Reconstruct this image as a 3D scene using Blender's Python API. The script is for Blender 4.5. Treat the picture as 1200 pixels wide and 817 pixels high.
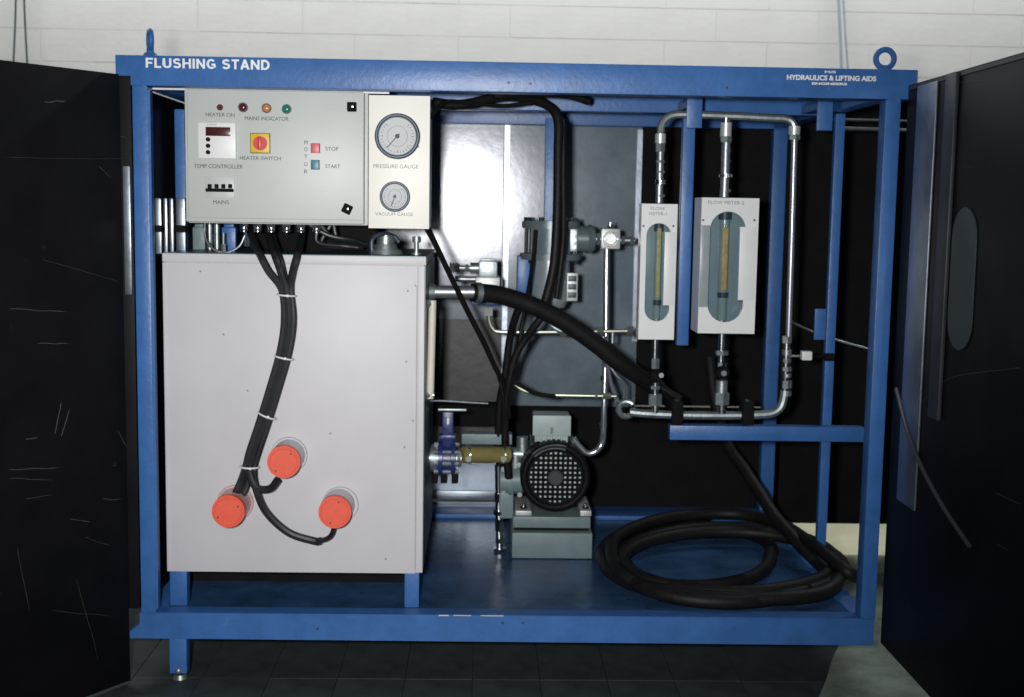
import bpy, bmesh, math, random
from mathutils import Vector, Matrix, Euler
random.seed(7)
PI = math.pi
for o in list(bpy.data.objects): bpy.data.objects.remove(o)
S = bpy.context.scene
COL = S.collection

# ---------------------------------------------------------------- camera, light, exposure
CAM = Vector((0.8203, -2.9458, 1.0591)); ROT = Euler((1.4588, -0.016, -0.0224), 'XYZ'); F = 1454.8
cd = bpy.data.cameras.new('camera'); cam = bpy.data.objects.new('camera', cd); COL.objects.link(cam)
cam.location = CAM; cam.rotation_euler = ROT
cd.sensor_width = 36; cd.lens = 36*F/1200; cd.clip_end = 100; cd.clip_start = .05
cd.dof.use_dof = True; cd.dof.focus_distance = 2.62; cd.dof.aperture_fstop = 5.0
S.camera = cam
W = bpy.data.worlds.new('World'); S.world = W; W.use_nodes = True
bg = W.node_tree.nodes['Background']; bg.inputs[0].default_value = (.80, .92, 1, 1); bg.inputs[1].default_value = .075
def lamp(name, kind, loc, power, col, **k):
    l = bpy.data.lights.new(name, kind); l.energy = power; l.color = col
    for a, b in k.items(): setattr(l, a, b)
    o = bpy.data.objects.new(name, l); COL.objects.link(o); o.location = loc
    return o
fl_ = lamp('flash', 'SPOT', (.685, -2.90, 1.10), 305, (1, .99, .97), shadow_soft_size=.05, spot_size=math.radians(72), spot_blend=1)
fl_.rotation_euler = (Vector((.62, 0, .92))-Vector((.685, -2.90, 1.10))).to_track_quat('-Z', 'Y').to_euler()
ov = lamp('overhead_lamp', 'AREA', (1.0, 1.55, 2.75), 66, (.97, .99, 1), shape='RECTANGLE', size=6.0, size_y=.25)
ov.rotation_euler = (math.radians(12), 0, 0)
S.view_settings.view_transform = 'Standard'; S.view_settings.look = 'None'
S.view_settings.exposure = 0; S.view_settings.gamma = 1
try: S.view_settings.use_curve_mapping = False
except Exception: pass

# ---------------------------------------------------------------- pixel to world (photo measured at 1200 x 817)
RM = ROT.to_matrix()
def ray(px, py): return RM @ Vector(((px-600)/F, -(py-408.5)/F, -1))
def P(px, py, Y):
    d = ray(px, py); return CAM + d*((Y-CAM.y)/d.y)
def PX(px, py, X):
    d = ray(px, py); return CAM + d*((X-CAM.x)/d.x)
def PZ(px, py, Z):
    d = ray(px, py); return CAM + d*((Z-CAM.z)/d.z)
def rect(x0, y0, x1, y1, Y):
    a = P(x0, (y0+y1)/2, Y); b = P(x1, (y0+y1)/2, Y); c = P((x0+x1)/2, y0, Y); d = P((x0+x1)/2, y1, Y)
    return a.x, b.x, d.z, c.z
def m(px, Y): return px/F*(Y-CAM.y)          # pixels to metres at a depth

# ---------------------------------------------------------------- materials
MATS = {}
def mat(name, col, rough=.5, metal=0, noise=.06, nscale=30, bump=.0, bscale=200, spec=.5, trans=0, emit=None, rvar=.08, coat=0, wear=None):
    if name in MATS: return MATS[name]
    M = bpy.data.materials.new(name); M.use_nodes = True; nt = M.node_tree; N = nt.nodes; L = nt.links
    b = N['Principled BSDF']; b.inputs['Roughness'].default_value = rough; b.inputs['Metallic'].default_value = metal
    b.inputs['Specular IOR Level'].default_value = spec
    if coat: b.inputs['Coat Weight'].default_value = coat; b.inputs['Coat Roughness'].default_value = .12
    if trans: b.inputs['Transmission Weight'].default_value = trans; b.inputs['IOR'].default_value = 1.3
    tc = N.new('ShaderNodeTexCoord')
    n = N.new('ShaderNodeTexNoise'); n.inputs['Scale'].default_value = nscale; n.inputs['Detail'].default_value = 6; n.inputs['Roughness'].default_value = .65
    L.new(tc.outputs['Object'], n.inputs['Vector'])
    r = N.new('ShaderNodeValToRGB')
    c = Vector(col)
    r.color_ramp.elements[0].position = .3; r.color_ramp.elements[1].position = .7
    r.color_ramp.elements[0].color = (*(c*(1-noise)), 1); r.color_ramp.elements[1].color = (*(c*(1+noise)), 1)
    L.new(n.outputs['Fac'], r.inputs['Fac'])
    out = r.outputs['Color']
    if wear:
        wc, th = wear
        n3 = N.new('ShaderNodeTexNoise'); n3.inputs['Scale'].default_value = 24; n3.inputs['Detail'].default_value = 10; n3.inputs['Roughness'].default_value = .75
        L.new(tc.outputs['Object'], n3.inputs['Vector'])
        rr = N.new('ShaderNodeValToRGB'); rr.color_ramp.elements[0].position = th; rr.color_ramp.elements[1].position = th+.03
        L.new(n3.outputs['Fac'], rr.inputs['Fac'])
        mx = N.new('ShaderNodeMix'); mx.data_type = 'RGBA'
        L.new(rr.outputs['Color'], mx.inputs[0]); L.new(out, mx.inputs[6]); mx.inputs[7].default_value = (*wc, 1)
        out = mx.outputs[2]
    L.new(out, b.inputs['Base Color'])
    mr = N.new('ShaderNodeMapRange'); mr.inputs[3].default_value = max(.02, rough-rvar); mr.inputs[4].default_value = min(1, rough+rvar)
    n2 = N.new('ShaderNodeTexNoise'); n2.inputs['Scale'].default_value = nscale*.35; n2.inputs['Detail'].default_value = 5
    L.new(tc.outputs['Object'], n2.inputs['Vector']); L.new(n2.outputs['Fac'], mr.inputs[0]); L.new(mr.outputs[0], b.inputs['Roughness'])
    if bump:
        n4 = N.new('ShaderNodeTexNoise'); n4.inputs['Scale'].default_value = bscale; n4.inputs['Detail'].default_value = 4
        L.new(tc.outputs['Object'], n4.inputs['Vector'])
        bp = N.new('ShaderNodeBump'); bp.inputs['Strength'].default_value = bump; bp.inputs['Distance'].default_value = .002
        L.new(n4.outputs['Fac'], bp.inputs['Height']); L.new(bp.outputs[0], b.inputs['Normal'])
    if emit: b.inputs['Emission Color'].default_value = (*emit[0], 1); b.inputs['Emission Strength'].default_value = emit[1]
    MATS[name] = M; return M
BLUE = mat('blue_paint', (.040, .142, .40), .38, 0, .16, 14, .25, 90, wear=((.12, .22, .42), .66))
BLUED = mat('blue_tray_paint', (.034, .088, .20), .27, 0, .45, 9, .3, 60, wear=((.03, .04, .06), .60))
GALV = mat('galvanised_steel', (.27, .335, .385), .150, .60, .30, 5, .22, 14, rvar=.03)
def galv():
    M = bpy.data.materials.new('galvanised_sheet'); M.use_nodes = True; N = M.node_tree.nodes; L = M.node_tree.links; N.remove(N['Principled BSDF'])
    tc = N.new('ShaderNodeTexCoord'); n = N.new('ShaderNodeTexNoise'); n.inputs['Scale'].default_value = 3.5; n.inputs['Detail'].default_value = 8; n.inputs['Roughness'].default_value = .7
    L.new(tc.outputs['Object'], n.inputs['Vector']); r = N.new('ShaderNodeValToRGB'); r.color_ramp.elements[0].position = .32; r.color_ramp.elements[1].position = .68
    r.color_ramp.elements[0].color = (.085, .12, .14, 1); r.color_ramp.elements[1].color = (.20, .255, .30, 1); L.new(n.outputs['Fac'], r.inputs[0])
    v = N.new('ShaderNodeTexNoise'); v.inputs['Scale'].default_value = 45; v.inputs['Detail'].default_value = 4; L.new(tc.outputs['Object'], v.inputs['Vector'])
    bp = N.new('ShaderNodeBump'); bp.inputs['Strength'].default_value = .12; bp.inputs['Distance'].default_value = .001; L.new(v.outputs['Fac'], bp.inputs['Height'])
    n2 = N.new('ShaderNodeTexNoise'); n2.inputs['Scale'].default_value = 5; L.new(tc.outputs['Object'], n2.inputs['Vector']); b2 = N.new('ShaderNodeBump'); b2.inputs['Strength'].default_value = .10; b2.inputs['Distance'].default_value = .004
    L.new(n2.outputs['Fac'], b2.inputs['Height']); L.new(bp.outputs[0], b2.inputs['Normal'])
    d = N.new('ShaderNodeBsdfDiffuse'); L.new(r.outputs[0], d.inputs[0]); L.new(b2.outputs[0], d.inputs['Normal'])
    out = d.outputs[0]
    for rough, c in ((.185, .036), (.27, .019)):
        g = N.new('ShaderNodeBsdfGlossy'); g.distribution = 'BECKMANN'; g.inputs['Roughness'].default_value = rough; g.inputs[0].default_value = (c*.97, c*.98, c*1.06, 1); L.new(b2.outputs[0], g.inputs['Normal'])
        a = N.new('ShaderNodeAddShader'); L.new(out, a.inputs[0]); L.new(g.outputs[0], a.inputs[1]); out = a.outputs[0]
    L.new(out, N['Material Output'].inputs['Surface']); return M
GALV = galv()
GALVL = mat('dull_galvanised_steel', (.20, .235, .29), .30, .6, .30, 6, .3, 14, rvar=.05)
GALV2 = mat('dull_steel_strip', (.30, .34, .40), .35, .85, .2, 12, .2, 60)
BLACK = mat('black_paint', (.006, .006, .008), .5, 0, .3, 8, .15, 40, spec=.12, rvar=.1)
BLACKS = mat('scuffed_black_paint', (.006, .006, .008), .5, 0, .3, 8, .2, 30, spec=.14, rvar=.12, wear=((.028, .026, .024), .66))
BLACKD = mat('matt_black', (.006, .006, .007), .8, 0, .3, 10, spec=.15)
RUBBER = mat('black_rubber', (.008, .0075, .008), .55, 0, .4, 40, .4, 200, spec=.28)
CABLE = mat('black_cable_sheath', (.016, .017, .020), .42, 0, .2, 60, .1, 200, spec=.5)
OFFW = mat('offwhite_tank_paint', (.60, .592, .622), .47, 0, .06, 3, .2, 22, coat=.0, wear=((.42, .40, .42), .775))
CAB = mat('grey_green_cabinet_paint', (.53, .56, .545), .42, 0, .04, 6, .1, 300)
GAUGEP = mat('cream_gauge_panel', (.92, .91, .84), .45, 0, .03, 8, .05, 200)
WHITE = mat('white_plastic', (.78, .79, .80), .4, 0, .03, 20)
CREAM = mat('cream_plastic', (.72, .70, .60), .45, 0, .05, 20)
CHROME = mat('zinc_plated_steel', (.62, .65, .66), .22, 1, .12, 40, .1, 150)
CHROMED = mat('dull_plated_fitting', (.36, .41, .43), .42, .8, .25, 40, .2, 120)
CORAL = mat('coral_plastic', (.82, .115, .065), .48, 0, .06, 30, .05, 200)
COPPER = mat('clear_pinkish_heater_body', (.62, .40, .40), .4, .1, .25, 20)
RED = mat('red_plastic', (.60, .03, .03), .35); YEL = mat('yellow_plate', (.70, .48, .03), .4)
DKRED = mat('dark_red_lens', (.10, .012, .015), .25); GREEN = mat('green_lens', (.02, .20, .13), .2); AMBER = mat('amber_lens', (.62, .22, .06), .2)
PINK = mat('stop_button_red', (.68, .12, .14), .4); TEAL = mat('start_button_blue', (.05, .20, .27), .4)
INK = mat('dark_ink', (.05, .07, .08), .6, 0, .1); INKF = mat('faded_ink', (.20, .22, .24), .6, 0, .1)
LETTER = mat('white_letters', (.84, .85, .86), .4, 0, .02)
DIAL = mat('gauge_dial', (.62, .645, .66), .55, 0, .04, 20, spec=.12)
DKSTEEL = mat('dark_bezel', (.045, .06, .09), .42, .3, .2)
MOTOR = mat('motor_grey_paint', (.17, .24, .26), .45, 0, .15, 20, .3, 120)
MOTORL = mat('terminal_box_grey', (.38, .47, .48), .45, 0, .1, 20, .2, 100)
PLINTH = mat('grey_green_plinth', (.16, .22, .235), .45, 0, .14, 14, .2, 80)
OLIVE = mat('olive_hose', (.22, .19, .065), .5, 0, .2, 30, .2, 100)
NAVY = mat('navy_valve_paint', (.02, .035, .15), .35, 0, .25, 30, .3, 90)
FILT = mat('filter_grey', (.15, .20, .22), .38, .15, .25, 16, .2, 60)
ACRYL = mat('smoky_acrylic', (.30, .37, .40), .18, 0, .15, 8, spec=.6)
TUBE = mat('yellow_scale', (.62, .50, .16), .45, 0, .25, 60); TUBE2 = mat('orange_scale', (.75, .44, .13), .45, 0, .25, 60)
GLASS = mat('tube_glass', (.34, .42, .42), .08, 0, .1, 10, spec=.9)
WALL = mat('painted_block', (.645, .64, .62), .7, 0, .08, 1.6, .4, 40)
JOINT = mat('mortar_joint', (.62, .62, .61), .8, 0, .05, 10)
FLOORT = mat('dark_floor_tile', (.042, .055, .058), .6, 0, .5, 5, .2, 60)
FLOORM = mat('dark_floor', (.020, .016, .016), .8, 0, .3, 6)
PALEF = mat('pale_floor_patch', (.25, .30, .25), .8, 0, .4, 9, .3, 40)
SLOT = mat('grey_slot_cover', (.035, .055, .065), .5, 0, .1, 20)
TIE = mat('white_cable_tie', (.80, .80, .78), .4)

# ---------------------------------------------------------------- mesh helpers
def new(): return bmesh.new()
def merge(bm, t, M=None):
    if M is not None: bmesh.ops.transform(t, matrix=M, verts=t.verts)
    me = bpy.data.meshes.new('tmp'); t.to_mesh(me); t.free(); bm.from_mesh(me); bpy.data.meshes.remove(me)
    return bm
def box(bm, x0, x1, y0, y1, z0, z1, bev=.0, M=None):
    t = bmesh.new(); bmesh.ops.create_cube(t, size=1)
    for v in t.verts: v.co = Vector(((x0+x1)/2+v.co.x*(x1-x0), (y0+y1)/2+v.co.y*(y1-y0), (z0+z1)/2+v.co.z*(z1-z0)))
    if bev: bmesh.ops.bevel(t, geom=t.edges[:], offset=min(bev, .45*min(abs(x1-x0), abs(y1-y0), abs(z1-z0))), segments=2, affect='EDGES', profile=.6)
    return merge(bm, t, M)
def cyl(bm, p0, p1, r, r2=None, seg=24, bev=0):
    p0 = Vector(p0); p1 = Vector(p1); d = p1-p0; t = bmesh.new()
    bmesh.ops.create_cone(t, cap_ends=True, segments=seg, radius1=r, radius2=r if r2 is None else r2, depth=d.length)
    if bev:
        es = [e for e in t.edges if all(abs(abs(v.co.z)-d.length/2) < 1e-6 for v in e.verts) and abs(e.verts[0].co.z-e.verts[1].co.z) < 1e-6]
        bmesh.ops.bevel(t, geom=es, offset=bev, segments=2, affect='EDGES')
    q = Vector((0, 0, 1)).rotation_difference(d.normalized()).to_matrix().to_4x4()
    return merge(bm, t, Matrix.Translation((p0+p1)/2) @ q)
def hexn(bm, p0, p1, r): return cyl(bm, p0, p1, r, seg=6, bev=r*.08)
def sph(bm, c, r, sc=(1, 1, 1)):
    t = bmesh.new(); bmesh.ops.create_uvsphere(t, u_segments=16, v_segments=10, radius=r)
    return merge(bm, t, Matrix.Translation(c) @ Matrix.Diagonal((*sc, 1)))
def torus(bm, c, R, r, axis=(0, 1, 0), seg=36, rs=10, sc=(1, 1, 1)):
    t = bmesh.new(); rings = []
    for i in range(seg):
        a = 2*PI*i/seg; rings.append([t.verts.new(((R+r*math.cos(2*PI*j/rs))*math.cos(a)*sc[0], (R+r*math.cos(2*PI*j/rs))*math.sin(a)*sc[1], r*math.sin(2*PI*j/rs)*sc[2])) for j in range(rs)])
    for i in range(seg):
        for j in range(rs): t.faces.new((rings[i][j], rings[(i+1) % seg][j], rings[(i+1) % seg][(j+1) % rs], rings[i][(j+1) % rs]))
    q = Vector((0, 0, 1)).rotation_difference(Vector(axis).normalized()).to_matrix().to_4x4()
    return merge(bm, t, Matrix.Translation(c) @ q)
def smooth_pts(pts, n=8):
    pts = [Vector(p) for p in pts]
    if len(pts) < 3: return pts
    out = []; q = [pts[0]*2-pts[1]]+pts+[pts[-1]*2-pts[-2]]
    for i in range(1, len(q)-2):
        for k in range(n):
            t = k/n; a, b, c, d = q[i-1], q[i], q[i+1], q[i+2]
            out.append(.5*((2*b)+(c-a)*t+(2*a-5*b+4*c-d)*t*t+(3*b-a-3*c+d)*t**3))
    out.append(pts[-1]); return out
def tube(bm, pts, r, n=8, rs=10, rib=0):
    pts = smooth_pts(pts, n) if n else [Vector(p) for p in pts]
    t = bmesh.new(); rings = []; up = None
    for i, p in enumerate(pts):
        d = (pts[min(i+1, len(pts)-1)]-pts[max(i-1, 0)]).normalized()
        if up is None: up = d.orthogonal().normalized()
        up = (up-d*up.dot(d)).normalized(); s = d.cross(up)
        rr = r[min(i, len(r)-1)] if isinstance(r, list) else r
        if rib and i % 2: rr *= 1-rib
        rings.append([t.verts.new(p+(up*math.cos(2*PI*j/rs)+s*math.sin(2*PI*j/rs))*rr) for j in range(rs)])
    for a, b in zip(rings, rings[1:]):
        for j in range(rs): t.faces.new((a[j], a[(j+1) % rs], b[(j+1) % rs], b[j]))
    t.faces.new(rings[0][::-1]); t.faces.new(rings[-1])
    bmesh.ops.recalc_face_normals(t, faces=t.faces)
    return merge(bm, t)
def prism(bm, poly, y0, y1, bev=0):
    """poly: list of (x, z); extruded from y0 to y1"""
    t = bmesh.new(); a = [t.verts.new((x, y0, z)) for x, z in poly]; b = [t.verts.new((x, y1, z)) for x, z in poly]; n = len(a)
    t.faces.new(a); t.faces.new(b[::-1])
    for i in range(n): t.faces.new((a[i], b[i], b[(i+1) % n], a[(i+1) % n]))
    bmesh.ops.recalc_face_normals(t, faces=t.faces)
    if bev: bmesh.ops.bevel(t, geom=t.edges[:], offset=bev, segments=2, affect='EDGES')
    return merge(bm, t)
def stadium(cx, cz, w, h, n=10):
    r = w/2; a = []
    for i in range(n+1): t = PI*i/n; a.append((cx+r*math.cos(t), cz+h/2-r+r*math.sin(t)))
    for i in range(n+1): t = PI+PI*i/n; a.append((cx+r*math.cos(t), cz-h/2+r+r*math.sin(t)))
    return a
def frame_prism(bm, x0, x1, z0, z1, inner, y0, y1):
    """plate with a stadium-shaped hole"""
    t = bmesh.new(); n = len(inner); cx = sum(p[0] for p in inner)/n; cz = sum(p[1] for p in inner)/n
    outer = []
    for (x, z) in inner:
        dx, dz = x-cx, z-cz
        # push out to the rectangle
        k = min((((x1-cx) if dx > 0 else (x0-cx))/dx) if abs(dx) > 1e-9 else 1e9, (((z1-cz) if dz > 0 else (z0-cz))/dz) if abs(dz) > 1e-9 else 1e9)
        outer.append((cx+dx*k, cz+dz*k))
    for c in ((x0, z0), (x0, z1), (x1, z0), (x1, z1)):
        i = min(range(n), key=lambda i: (outer[i][0]-c[0])**2+(outer[i][1]-c[1])**2); outer[i] = c
    V = [[t.verts.new((p[0], y, p[1])) for p in L_] for y in (y0, y1) for L_ in (inner, outer)]
    i0, o0, i1, o1 = V
    for i in range(n):
        j = (i+1) % n
        t.faces.new((i0[i], i0[j], o0[j], o0[i])); t.faces.new((i1[j], i1[i], o1[i], o1[j]))
        t.faces.new((i0[j], i0[i], i1[i], i1[j])); t.faces.new((o0[i], o0[j], o1[j], o1[i]))
    bmesh.ops.remove_doubles(t, verts=t.verts, dist=1e-6)
    bmesh.ops.recalc_face_normals(t, faces=t.faces)
    return merge(bm, t)
ORG = {}
def obj(name, bm, material, parent=None, smooth=True, **props):
    o0 = ORG.get(parent.name, Vector((0, 0, 0))) if parent else Vector((0, 0, 0))
    if o0.length: bmesh.ops.translate(bm, verts=bm.verts, vec=-o0)
    me = bpy.data.meshes.new(name); bm.to_mesh(me); bm.free(); me.materials.append(material)
    o = bpy.data.objects.new(name, me); COL.objects.link(o)
    if parent: o.parent = parent; ORG[o.name] = o0
    if smooth and hasattr(me, 'polygons'):
        for p in me.polygons: p.use_smooth = True
        try: me.set_sharp_from_angle(angle=math.radians(35))
        except Exception: pass
    for k, v in props.items(): o[k] = v
    return o
def tag(o, label=None, cat=None, group=None, kind=None):
    for k, v in (('label', label), ('category', cat), ('group', group), ('kind', kind)):
        if v: o[k] = v
    return o
def thing(name, label, cat, loc, group=None):
    o = bpy.data.objects.new(name, None); o.empty_display_size = .05; COL.objects.link(o); o.location = loc; ORG[o.name] = Vector(loc)
    return tag(o, label, cat, group)
def rebase(o):
    """put a one-mesh thing's origin at its base centre"""
    vs = [v.co for v in o.data.vertices]
    c = Vector(((min(v.x for v in vs)+max(v.x for v in vs))/2, (min(v.y for v in vs)+max(v.y for v in vs))/2, min(v.z for v in vs)))
    o.data.transform(Matrix.Translation(-c)); o.location = c; ORG[o.name] = c; return o
def copy_part(o, off):
    c = o.copy(); COL.objects.link(c); c.parent = o.parent; c.location = Vector(o.location)+Vector(off)
    for ch in list(o.children):
        d = ch.copy(); COL.objects.link(d); d.parent = c
    return c
def text(s, px, py, Y, hpx, material, parent, wpx=None, depth=.0012, name='lettering', align='CENTER', bold=0, vert=False):
    cu = bpy.data.curves.new('t', 'FONT'); cu.body = s; cu.align_x = align; cu.align_y = 'CENTER'; cu.extrude = depth/2; cu.offset = bold; cu.size = 1
    if vert: cu.space_line = 1.0
    t = bpy.data.objects.new('t', cu); COL.objects.link(t)
    bpy.context.view_layer.update()
    dg = bpy.context.evaluated_depsgraph_get(); me = bpy.data.meshes.new_from_object(t.evaluated_get(dg))
    bpy.data.objects.remove(t)
    xs = [v.co.x for v in me.vertices]; ys = [v.co.y for v in me.vertices]
    h = m(hpx, Y); sc = h/(max(ys)-min(ys)); sx = sc if wpx is None else m(wpx, Y)/(max(xs)-min(xs))
    c = P(px, py, Y); cx = (max(xs)+min(xs))/2; cy = (max(ys)+min(ys))/2
    o0 = ORG.get(parent.name, Vector())
    for v in me.vertices: v.co = Vector(((v.co.x-cx)*sx+c.x, Y-v.co.z, (v.co.y-cy)*sc+c.z))-o0
    me.materials.clear(); me.materials.append(material)
    o = bpy.data.objects.new(name, me); COL.objects.link(o); o.parent = parent; ORG[o.name] = o0
    return o

# ---------------------------------------------------------------- the setting
H, HB, H1, D = 1.3988, .0695, .069, 1.1513
GZ = P(210, 795, .03).z
b = new(); box(b, -12, 12, -8, 2.02, GZ-.06, GZ-.006); tag(obj('floor', b, FLOORM), kind='structure')
fl = bpy.data.objects['floor']
tm = new(); box(tm, 0, .1665, 0, .335, 0, .006, .0006); me = bpy.data.meshes.new('floor_tile'); tm.to_mesh(me); tm.free(); me.materials.append(FLOORT)
x0t = P(471, 780, -.1).x
for i in range(-5, 10):
    for j in range(-3, 4):
        o = bpy.data.objects.new('floor_tile', me); COL.objects.link(o); o.parent = fl
        o.location = (x0t+i*.168+(0 if j % 2 else .0), -.30+j*.336, GZ-.006+random.uniform(-.0006, .0006))
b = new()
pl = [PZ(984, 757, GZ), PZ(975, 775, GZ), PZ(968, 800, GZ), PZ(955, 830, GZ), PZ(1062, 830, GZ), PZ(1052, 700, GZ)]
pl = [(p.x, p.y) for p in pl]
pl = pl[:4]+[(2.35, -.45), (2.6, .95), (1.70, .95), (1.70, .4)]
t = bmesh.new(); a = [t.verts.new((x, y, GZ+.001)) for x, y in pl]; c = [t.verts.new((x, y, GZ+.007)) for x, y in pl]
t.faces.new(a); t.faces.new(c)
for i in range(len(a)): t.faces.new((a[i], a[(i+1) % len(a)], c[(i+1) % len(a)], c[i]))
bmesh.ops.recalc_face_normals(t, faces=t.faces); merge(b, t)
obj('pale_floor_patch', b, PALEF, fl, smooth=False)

YW = 2.02
obj('cream_floor_strip', box(new(), 1.2, 3.4, .96, 2.0, GZ, GZ+.009, .002), mat('cream_floor', (.60, .59, .40), .6, 0, .14, 5, .2, 30), fl)  # rear part of the pale floor, in a paler cream than the patch
b = new(); box(b, -3.2, 4.8, YW+.0006, YW+.15, GZ-.05, 2.9)
wall = rebase(obj('block_wall', b, JOINT)); tag(wall, 'white painted block wall rising behind the blue frame', 'wall')
ch_ = .124; bw = .405
tm = new(); box(tm, 0, bw-.0016, 0, .005, 0, ch_-.0016, .0008); me = bpy.data.meshes.new('block'); tm.to_mesh(me); tm.free(); me.materials.append(WALL)
zj = P(900, 12, YW).z
k = 0
for r in range(-6, 9):
    for i in range(-6, 13):
        o = bpy.data.objects.new('block', me); COL.objects.link(o); o.parent = wall
        o.location = Vector((i*bw-.1+(bw/2 if r % 2 else 0)+random.uniform(-.003, .003), YW-.0008+random.uniform(-.0005, .0005), zj+r*ch_))-wall.location
# hanging wires on the wall
def wallwire(pts, r, label, mt, name='hanging_wire'):
    b = new(); tube(b, [P(x, y, YW-.03) for x, y in pts], r, 6, 8); o = rebase(obj(name, b, mt)); tag(o, label, 'wire', 'wires hanging on the wall'); return o
wallwire([(19, -40), (18, 20), (15, 90)], .004, 'dark wire on the wall at far left, the outer of the pair', INK)
wallwire([(27, -40), (29, 20), (33, 95)], .004, 'dark wire on the wall at left, the one nearer the stand', INK)
wallwire([(981, -40), (984, 30), (987, 100)], .006, 'grey conduit on the wall left of the right lifting eye, thicker of two', mat('grey_conduit', (.30, .36, .38), .6), 'wall_conduit')
wallwire([(986, -40), (990, 30), (995, 100)], .004, 'thin grey wire on the wall just left of the right lifting eye', mat('grey_conduit', (.3, .36, .38)))

# ---------------------------------------------------------------- the stand
ST = thing('flushing_stand', 'large blue steel flushing stand frame with open black doors either side', 'machine stand', (.9, .55, GZ))
def part(name, mt, fn, parent=ST, **k):
    b = new(); fn(b); return obj(name, b, mt, parent, **k)
BEV = .003
xl, xr = -.0, 1.8; uw = .036
# front frame
top_beam = part('top_beam', BLUE, lambda b: box(b, -.037, 1.835, 0, .055, H-HB, H, BEV))
z1 = H1
part('bottom_beam', BLUE, lambda b: prism(b, [(-.035, .004), (-.035, .016), (-.004, .040), (-.004, z1), (1.797, z1), (1.797, .0)], .001, .054, .002))
def upright(x0, x1, y0, y1, name='upright', za=H1+.0005, zb=H-HB-.0005): return part(name, BLUE, lambda b: box(b, x0, x1, y0, y1, za, zb, BEV))
upright(0, uw, .002, .05); upright(1.762, 1.799, .002, .05)
# a thin folded lip on the left upright's inner edge
part('upright_lip', BLUE, lambda b: box(b, uw+.0005, uw+.006, .001, .003, H1+.01, H-HB-.01))
# rear frame and side posts
upright(0, .045, D-.05, D); upright(1.755, 1.80, D-.05, D)
part('rear_top_beam', BLUE, lambda b: box(b, 0, 1.80, D-.052, D+.002, H-HB, H-.003, BEV))
part('rear_bottom_beam', BLUE, lambda b: box(b, 0, 1.80, D-.052, D+.002, .004, H1-.002, BEV))
part('cross_beam', BLUE, lambda b: box(b, .04, 1.76, .55, .595, H-HB+.002, H-.004, BEV))
for x in (.0, 1.752):
    part('side_top_beam', BLUE, lambda b: box(b, x, x+.046, .056, D-.054, H-HB+.003, H-.002, BEV))
    part('side_bottom_beam', BLUE, lambda b: box(b, x, x+.046, .056, D-.054, .003, H1-.003, BEV))
px_ = P(211, 200, .30).x; upright(px_-.013, px_+.013, .30, .33, 'side_post', H1, P(211, 128, .30).z)
a = P(978, 300, .43); upright(a.x-.013, a.x+.013, .43, .455, 'side_post')
x0, x1, za, zb = rect(638, 145, 661, 300, .80); upright(x0, x1, .80, .83, 'centre_post', P(650, 345, .80).z, H-HB)
x0, x1, za, zb = rect(797, 140, 811, 405, .47); upright(x0, x1, .47, .50, 'hanging_post', P(796, 405, .47).z, H-HB)
for r_, in (((805, 113, 823, 150),), ((958, 117, 976, 153),)):
    x0, x1, za, zb = rect(*r_, .36); part('bracket_plate', BLUE, lambda b: box(b, x0, x1, .36, .372, za, zb+.02, .001))
    part('bracket_arm', BLUE, lambda b: box(b, x0+.004, x1-.004, .373, .548, H-HB+.005, H-HB+.03, .001))
x0, x1, za, zb = rect(785, 500, 1013, 517, .38); part('shelf_rail', BLUE, lambda b: box(b, x0, max(x1, 1.72), .38, .42, za, zb, BEV))
x0, x1, za, zb = rect(954, 362, 967, 398, .425); part('post_clip', BLUE, lambda b: box(b, x0, x1, .417, .429, za, zb, .001))
# black top sheet added to keep the overhead light out; tray
part('top_shade_sheet', BLACK, lambda b: box(b, .05, 1.75, .06, D-.055, H-.0035, H-.0015))
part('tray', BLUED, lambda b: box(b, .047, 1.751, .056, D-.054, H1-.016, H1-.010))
part('tray_rear_step', BLUE, lambda b: box(b, .60, 1.70, D-.16, D-.055, H1-.0095, H1+.004, .002))
# rear sheets
yb = D+.006
def sheet(name, r_, mt, y=yb, th=.0025, **k):
    x0, x1, za, zb = rect(*r_, y); return part(name, mt, lambda b: box(b, x0, x1, y, y+th, za, zb), **k)
sheet('galvanised_panel', (250, 140, 588, 470), GALV); sheet('galvanised_panel', (594, 140, 748, 476), GALV)
sheet('galvanised_panel', (250, 472, 586, 584), GALVL); sheet('galvanised_panel', (250, 587, 586, 664), GALVL)
sheet('dark_sheet', (500, 374, 587, 530), mat('near_black_sheet', (.028, .028, .032), .42, .2, .5, 5, .3, 30), yb-.004, .003)  # near-black sheet added for the dark area of the galvanised panel
sheet('seam_strip', (588, 140, 594, 655), GALV2, yb-.006, .005)
sheet('edge_strip', (744, 152, 750, 400), GALV2, yb-.006, .005)
sheet('black_panel', (588, 476.5, 912, 664), BLACKD, yb+.004); sheet('black_panel', (748.5, 130, 912, 476), BLACKD, yb+.004)
# folded stiffener on the panel left of the motor
x0, x1, za, zb = rect(503, 576, 582, 585, yb-.012); part('panel_ridge', GALV2, lambda b: box(b, x0, x1, yb-.012, yb-.001, za, zb, .003))
# left side: black sheet with fluted bright lower part
part('side_panel', BLACK, lambda b: box(b, -.002, .001, .06, D-.06, H1, H-HB))
a = P(190, 215, .34)
for i, (pa, pb, y_) in enumerate(((180, 189, .10), (191, 196, .2), (198, 203, .22), (206, 217, .25))):
    x0, x1, za, zb = rect(pa, 232, pb, 298, y_); part('bright_cover_strip', GALV2, lambda b: box(b, x0, x1, y_, y_+.01, za, zb, .004))
for pa, pb in ((179, 190), (205, 218)):
    x0, x1, za, zb = rect(pa, 264, pb, 272, .09); part('strip_clamp', BLACKD, lambda b: box(b, x0, x1, .085, .099, za, zb, .001))
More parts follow.
